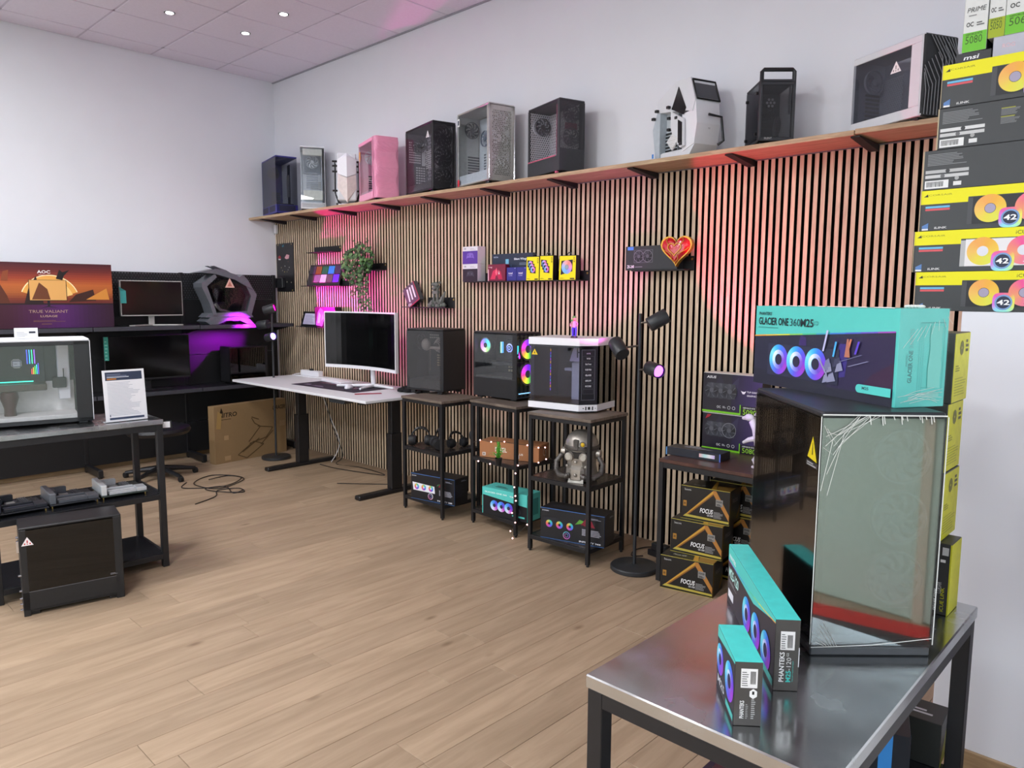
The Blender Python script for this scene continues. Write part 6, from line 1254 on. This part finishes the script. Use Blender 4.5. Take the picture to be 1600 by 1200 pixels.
# big mirrored case in shrink wrap
L_, W__, H_ = .456, .280, .578
t = pc_case('computer_case', 'large shrink-wrapped black case with mirror-like front glass, on the steel foreground table', (6.856, -2.454), -46.5, L_, W__, H_, ZT, mat('dark_case_metal', '#26282c', .4), glass_mat('dark_mirror_glass', (.10, .10, .11), base=.10), 'none', mat('dark_interior', '#121214', .6), fans=0, shroud=.08, full_glass=True, foot=.02, rear=False)
m = MB(); m.box(-L_/2, L_/2, -W__/2, W__/2, .0, .022, .003); m.build('base_frame', mat('grey_base', '#4a4c50', .4), t)
MIR = glass_mat('film_mirror_glass', (.62, .66, .66), (.93, .97, .95), base=.37, rough=.03)
m = MB(); m.box(L_/2-.004, L_/2, -W__/2+.002, W__/2-.002, .026, H_-.014); m.build('front_glass', MIR, t)
for k in range(3):
    f = fan_mesh((L_/2-.035, .062, .47-k*.145), 'x', .060, 9, 24, .012); f.build('front_fan', mat('pale_blue_fan', '#b8d0dc', .4), t)
m = MB(); m.box(L_/2-.07, L_/2-.05, -.10, .11, .09, .56, .002); m.build('fan_bracket', mat('pale_fan_bracket', '#9aa6a6', .5), t)
m = MB(); m.box(-.10, .12, W__/2-.045, W__/2-.032, .15, .45, .002); m.build('motherboard', mat('board_charcoal', '#24262e', .5), t)
fan_mesh((-.13, -.02, .45), 'y', .055).build('rear_fan', FANGREY, t)
p = Print((-L_/2, -W__/2-.0015, 0), (1, 0, 0), (0, 0, 1), L_, H_)
p.poly([(.85, .80), (.97, .79), (.91, .89)], '#f0d818'); p.poly([(.905, .815), (.918, .815), (.915, .865), (.908, .865)], '#3a3208'); p.rect(.84, .765, .985, .788, '#2a2a2c'); p.lines(.85, .768, .12, .018, 2, '#b8b8b8'); p.out(t, 'warning_sticker')
m = MB(); e = .003
m.box(-L_/2-e, L_/2+e, -W__/2-e-.0006, -W__/2-e, .02, H_-.004); m.box(L_/2+e, L_/2+e+.0006, -W__/2-e, W__/2+e, .02, H_-.004); m.build('shrink_wrap', WRAP, t)
WR = mat('wrap_crease', '#e6e8e4', .2, var=.02)
m = MB(); rn = random.Random(21)
def crease(pts, r): m.tube(pts, r, 4)
X_ = L_/2+e+.001
crease([(X_, -W__/2-e, .03), (X_, -W__/2-e, H_-.01)], .0010); crease([(X_, W__/2+e, .03), (X_, W__/2+e, H_-.01)], .0014); crease([(X_, -W__/2, H_-.006), (X_, W__/2, H_-.008)], .0016); crease([(X_, -W__/2, .022), (X_, 0, .028), (X_, W__/2, .045)], .0010)
for k in range(9): a = rn.uniform(.0, .06); crease([(X_, -W__/2+a*.3, H_-.03-rn.uniform(0, .22)), (X_, -W__/2+.02+a*.5, H_-.06+rn.uniform(-.04, .02)), (X_, -W__/2+.07+a, H_-.008)], .0005)
for k in range(12): yy = rn.uniform(-.04, .12); crease([(X_, yy, H_-.008), (X_, yy+.003, H_-.008-rn.uniform(.006, .022))], .0010)
for k in range(6): crease([(X_, -W__/2+.01+k*.003, .035+k*.01), (X_, -W__/2+.03+k*.006, .026)], .0005)
o = m.build('wrap_creases', WR, t); o['kind'] = 'stuff'
# teal cooler box on top of the case
t, F = box_body('cooler_box', 'large teal shrink-wrapped cooler box with three blue fans, on top of the mirrored case', (6.953, -2.276), -30.6, .566, .142, .232, ZT+H_+.0005, TEAL, rough=.3, b=.001)
p = F['front'](); p.poly([(0, 0), (.985, 0), (.985, .76), (0, .61)], '#2a2c40'); p.poly([(0, 0), (.985, 0), (.985, .35), (.6, .2), (.3, .14), (0, .2)], '#262838')
p.poly([(.58, .1), (.985, .1), (.985, .72), (.62, .66)], '#2c2448'); p.poly([(.8, .15), (.985, .12), (.985, .45), (.86, .3)], '#3a2040'); p.poly([(.34, .3), (.38, .66), (.42, .64), (.44, .2)], '#3c2c6a'); p.poly([(.60, .2), (.66, .6), (.72, .6), (.70, .24)], '#3c3080')
n_ = 14
RB = ['#e8a040', '#e8c040', '#d8d840', '#90d060', '#50c090', '#40a8c8', '#4080d8', '#5060d0', '#7050c8', '#a048b8']
for i, c in enumerate(RB): a0, a1 = i*.985/10, (i+1)*.985/10; f = lambda a: .61+.15*a/.985; p.mb.add([p.P(*q) for q in [(a0, f(a0)-.004), (a1, f(a1)-.004), (a1, f(a1)+.012), (a0, f(a0)+.012)]], [[0, 1, 2, 3]], col=lin(c))
p.nx(); p.text(.03, .885, .038, 'PHANTEKS', '#2a4a4c', .11, True, shear=.15); p.text(.03, .765, .09, 'GLACIER ONE', '#1c2c30', .25, True); p.text(.292, .765, .09, '360', '#2c5054', .08); p.text(.375, .765, .09, 'M25', '#1c2c30', .095, True); p.text(.47, .79, .045, 'LCD', '#3c7c7c', .035); p.lines(.03, .725, .26, .018, 1, '#3a8c88', .5)
p.rect(.12, .13, .66, .54, '#23253a'); p.rect(.125, .14, .655, .53, '#2c2e44')
for k in range(3): p.fan(.215+.143*k, .34, .185, CYANPUR, '#2a2840', None); p.ring(.215+.143*k, .34, .075, .085, '#c8d0e8'); p.ring(.215+.143*k, .34, .07, .12, ['#8858d0', '#a0a8f0', '#e0f0ff', '#c8e8ff', '#8890e8', '#7048c8'])
rn = random.Random(17)
for q in range(9): a, b = rn.uniform(.54, .70), rn.uniform(.13, .38); s_ = rn.uniform(.03, .06); p.poly([(a, b), (a+s_, b+.03), (a+s_*.7, b+.12), (a+.01, b+.09)], rn.choice(['#5a5c78', '#74769a', '#3c3e58', '#8a8ca8', '#2a2a3c']))
for (a, b, c, d, cl) in [(.52, .42, .58, .24, '#8c90b0'), (.66, .40, .80, .50, '#6a6c8c'), (.72, .36, .84, .44, '#8e90b0'), (.62, .45, .635, .62, '#48a8e0'), (.705, .46, .73, .66, '#c87858'), (.76, .5, .78, .64, '#5a40c8'), (.55, .5, .575, .74, '#b8b8e0')]:
    p.poly([(a, b), (a+.012, b), (c+.012, d), (c, d)], cl)
p.poly([(.70, .46), (.735, .46), (.722, .66), (.712, .66)], '#b0705c'); p.poly([(.80, .10), (.985, .10), (.985, .19), (.80, .19)], TEAL); p.disc(.80, .145, .045, TEAL, 16); p.text(.82, .14, .03, 'M25', '#2a4a50', .04, True)
p.out(t)
p = F['right'](); p.text(.30, .25, .05, 'GLACIER ONE', '#3a7a77', .33, True, rot=90); p.text(.30, .60, .05, '360M25', '#62a8a4', .2, rot=90); p.text(.2, .42, .022, 'PHANTEKS', '#46827f', .12, rot=90)
for a, b, c, d in [(.42, .14, .425, .86), (.46, .14, .464, .86), (.5, .14, .504, .86), (.42, .14, .52, .146), (.42, .855, .92, .862), (.92, .16, .925, .86), (.5, .2, .8, .204), (.54, .14, .9, .146)]: p.rect(a, b, c, d, '#46a09a')
p.poly([(.62, .2), (.88, .19), (.87, .30), (.89, .4), (.87, .5), (.88, .62), (.86, .7), (.88, .82), (.64, .83), (.62, .7), (.64, .6), (.61, .4)], '#78c8be'); p.out(t, 'side_print')
m = MB(); m.box(-.2845, .2845, -.0725, .0725, -.0, .2335); m.build('shrink_wrap', WRAP, t)
m = MB(); rn = random.Random(6)
for k in range(10): m.tube([(.2852, rn.uniform(-.07, -.02), .01+.002*k), (.2856, rn.uniform(-.02, .03), .02+.002*k), (.2852, rn.uniform(.03, .07), .01+.004*k)], .0004, 4)
for k in range(8): m.tube([(.2852, -.06+.02*k, .14+.008*k), (.2852, -.02+.012*k, .185+.004*k)], .0004, 4)
for k in range(14): a = rn.uniform(-.27, .25); m.tube([(a, -.0728, .2335), (a+.03, -.0728, .2330)], .0012, 4)
for k in range(5): m.ball((.27-.01*k, .0, .236), (.008, .01, .005), 6, 4)
o = m.build('wrap_creases', WR, t); o['kind'] = 'stuff'
# fan boxes on the table
def m25(label, C, th, w, d, h, triple):
    t, F = box_body('fan_box', label, C, th, w, d, h, ZT, '#4a4745', 'box', 'teal-topped fan boxes on the foreground table', rough=.4, b=.0008)
    p = F['front'](); p.rect(0, 0, 1, 1, '#37343a')
    if triple:
        p.poly([(0, .74), (.6, .70), (1, .96), (1, 1), (0, 1)], '#50c4bc')
        for i, c in enumerate(RB[::-1]): a0, a1 = i*.1, (i+1)*.1; f = lambda a: .73+.22*a*a; p.mb.add([p.P(*q) for q in [(a0, f(a0)-.008), (a1, f(a1)-.008), (a1, f(a1)+.008), (a0, f(a0)+.008)]], [[0, 1, 2, 3]], col=lin(c))
        p.nx(); p.text(.03, .80, .07, 'PHANTEKS', '#e8f4f4', .16, True); p.text(.03, .48, .16, 'M25-120', '#b8e8e0', .24, True); p.lines(.04, .38, .2, .06, 2, '#88888c'); p.rect(.03, .12, .16, .26, '#e0e0e8')
        for k in range(3): p.fan(.47+.195*k, .36, .27, CYANPUR, '#2c2848'); p.ring(.47+.195*k, .36, .1, .15, ['#9060d8', '#b0a0f0', '#d0e8ff', '#a0d0f8', '#7060d0'])
        p.rect(.80, .06, 1, .16, '#50b8b0')
    else:
        p.poly([(0, .82), (1, .96), (1, 1), (0, 1)], '#50c4bc')
        for a, r in ((.18, .25), (.74, .30)): p.fan(a, .52, r, CYANPUR, '#2c2848'); p.ring(a, .52, .12, .17, ['#9060d8', '#d0e8ff', '#7060d0'])
        p.text(.1, .12, .12, 'M25', '#c8c8d0', .4, True); p.rect(.6, .06, 1, .16, '#50b8b0')
    p.out(t)
    p = F['right']()
    if triple: p.rect(.22, .58, .80, .84, '#eceaea'); p.lines(.26, .6, .2, .22, 7, '#6a6a6a', .4); p.bars(.5, .61, .22, .18, '#2a2a2a', 12); p.text(.40, .13, .062, 'PHANTEKS', '#f4f4f4', .42, True, rot=90); p.text(.68, .13, .062, 'M25', '#4fd0c8', .16, True, rot=90); p.text(.68, .295, .062, '-120', '#e8e8e8', .18, rot=90); p.text(.58, .49, .03, 'G2', '#e8e8e8', .05, rot=90); p.lines(.74, .14, .05, .3, 14, '#58b8b0', .5); p.rect(.965, .35, 1, .62, '#e8e8ee')
    else: p.rect(.22, .60, .82, .90, '#eceaea'); p.lines(.26, .63, .25, .24, 7, '#6a6a6a', .4); p.bars(.56, .66, .2, .2, '#2a2a2a', 12); p.poly([(.55, .47), (.68, .43), (.82, .47), (.82, .55), (.68, .59), (.55, .55)], '#f0f0f0'); p.text(.64, .50, .05, '1', '#222222', .08, True); p.text(.36, .12, .06, 'PHANTEKS', '#f0f0f0', .28, True, rot=90); p.lines(.42, .12, .1, .24, 9, '#9a9a9a', .5); p.lines(.62, .12, .16, .32, 10, '#b8b8b8', .5)
    p.out(t, 'end_print')
    m = MB(); m.box(-w/2, w/2, -d/2, d/2, h, h+.0015, .0005); m.build('teal_lid', mat('bright_teal_card', '#48cfc8', .4), t); return t
m25('long teal-topped triple fan box, on the steel table beside the mirrored case', (6.862, -2.665), -51.3, .484, .051, .158, True)
m25('short teal-topped fan box nearest the table edge, with white barcode label', (6.863, -2.846), -50.8, .164, .053, .131, False)
# black fan box and yellow boxes behind the case
t, F = box_body('fan_box', 'black fan box with yellow right edge standing at the far end of the steel table', (7.030, -1.985), 0, .15, .10, .194, ZT, '#3a3a3a'); p = F['front'](); p.text(.80, .05, .07, 'RX120 RGB', '#f0f0f0', .30, True, rot=90); p.text(.93, .05, .045, 'iCUE LINK', '#d8d820', .34, rot=90); p.text(.88, .30, .06, 'CORSAIR', '#c8c8c8', .16, rot=90); p.rect(.86, .84, .96, .95, '#c8c8c8'); p.rect(.84, .74, .92, .78, '#e8e8e8'); p.ring(.62, .92, .05, .09, '#8a8a8a'); p.rect(.985, 0, 1, 1, '#d8d830'); p.out(t)
m = MB(); m.box(.075, .0756, -.049, .049, .001, .193); m.build('yellow_side', mat('corsair_yellow', '#e6e22a', .45), t)
YEL = mat('corsair_yellow', '#e6e22a', .45)
for k, lb in enumerate(['bottom', 'middle', 'top']):
    t, F = box_body('fan_box', 'dark box with bright yellow side, '+lb+' of the tall stack behind the mirrored case', (7.0-.004*(k == 1), -1.985+.006*k), 0, .20, .152, .1835, ZT+.1945+.184*k, '#4a4a48', group='yellow-sided fan boxes')
    m = MB(); m.box(.10, .1008, -.075, .075, .002, .1815); m.build('yellow_side', YEL, t)
    p = Print((.1008, -.076, 0), (0, 1, 0), (0, 0, 1), .152, .1835); p.ring(.45, .78, .02, .11, '#7c7a20', 8); p.lines(.7, .72, .2, .2, 3, '#5a5820', .6); p.lines(.1, .45, .3, .1, 3, '#a8a420'); p.lines(.1, .1, .8, .28, 7, '#b8b428', .3); p.out(t)
# things on the lower shelf of the foreground table
t, F = box_body('hardware_box', 'black boxes edge with light blue stripe on the lower shelf of the steel table', (6.985, -2.06), 18, .30, .15, .15, .3025, '#20242c'); 
p = F['top'](); p.rect(.75, 0, .86, 1, '#3f8ed8'); p.text(.2, .3, .2, 'ARGB 4P', '#e8e8e8', .4, True); p.lines(.2, .6, .4, .2, 2, '#8a98b0'); p.out(t); p = F['front'](); p.rect(.75, 0, .86, 1, '#3f8ed8'); p.text(.2, .5, .2, 'ARGB', '#e8e8e8', .3, True); p.out(t, 'front_print'); p = F['right'](); p.rect(.02, 0, .12, 1, '#3f8ed8'); p.out(t, 'side_print')
t, F = box_body('hardware_box', 'black and lime box beside the blue-striped box on the lower table shelf', (7.02, -1.90), 4, .13, .12, .13, .3025, '#2a2c2a'); p = F['right'](); p.poly([(0, 0), (1, 0), (1, 1)], '#c8cc20'); p.out(t); p = F['top'](); p.lines(.3, .3, .5, .3, 2, '#d8d8d8'); p.out(t, 'top_print')
t = thing('white_appliance', 'white appliance with black vents, a sliver at lower right; unseen height added as shade', 'appliance', (7.36, -1.75, 0)); m = MB(); m.box(-.12, .55, -.22, .22, 0, 1.45, .012); m.build('cabinet', WHITE, t)  # body beyond the visible sliver made tall to shade the partition base
m = MB()
for k in range(18): m.box(-.1225, -.12, -.18, .18, .06+k*.07, .10+k*.07)
m.build('vent_grille', BLK2, t)

t = thing('reflection_counter', 'pale mint counter shape added out of view for the mirrored case to reflect', 'counter', (9.7, -4.0, 0))  # unseen counter added to fill the reflection in the wrapped case
m = MB(); m.box(-.55, .55, -1.3, 1.3, 0, 1.05, .01); m.build('cabinet', mat('reflection_mint', '#cfe3d6', .5), t); m = MB(); m.box(-.6, .6, -1.35, 1.35, 1.05, 1.09, .005); m.build('countertop', mat('pale_counter_top', '#b8c8c4', .4), t)
for yy in (1.05, 1.2): m = MB(); m.box(-.56, -.552, yy, yy+.05, 0, 1.05); m.build('reflection_strip', mat('cream_window_frame', '#d9d2bd', .5), t)  # strips added to reflect as cream door frames
t = thing('reflection_mat', 'dark mat with a red edge, added out of view for the mirrored case to reflect', 'mat', (8.78, -3.2, 0), math.radians(-12)); m = MB(); m.box(-.30, .08, -.42, .42, 0, .012, .004); m.build('mat', mat('reflection_mat_charcoal', '#3c3c3e', .8), t); m = MB(); m.box(.081, .24, -.42, .42, 0, .012, .004); m.build('red_edge', mat('reflection_mat_red', '#d8322c', .8), t)  # unseen mat added to put a red band into that reflection
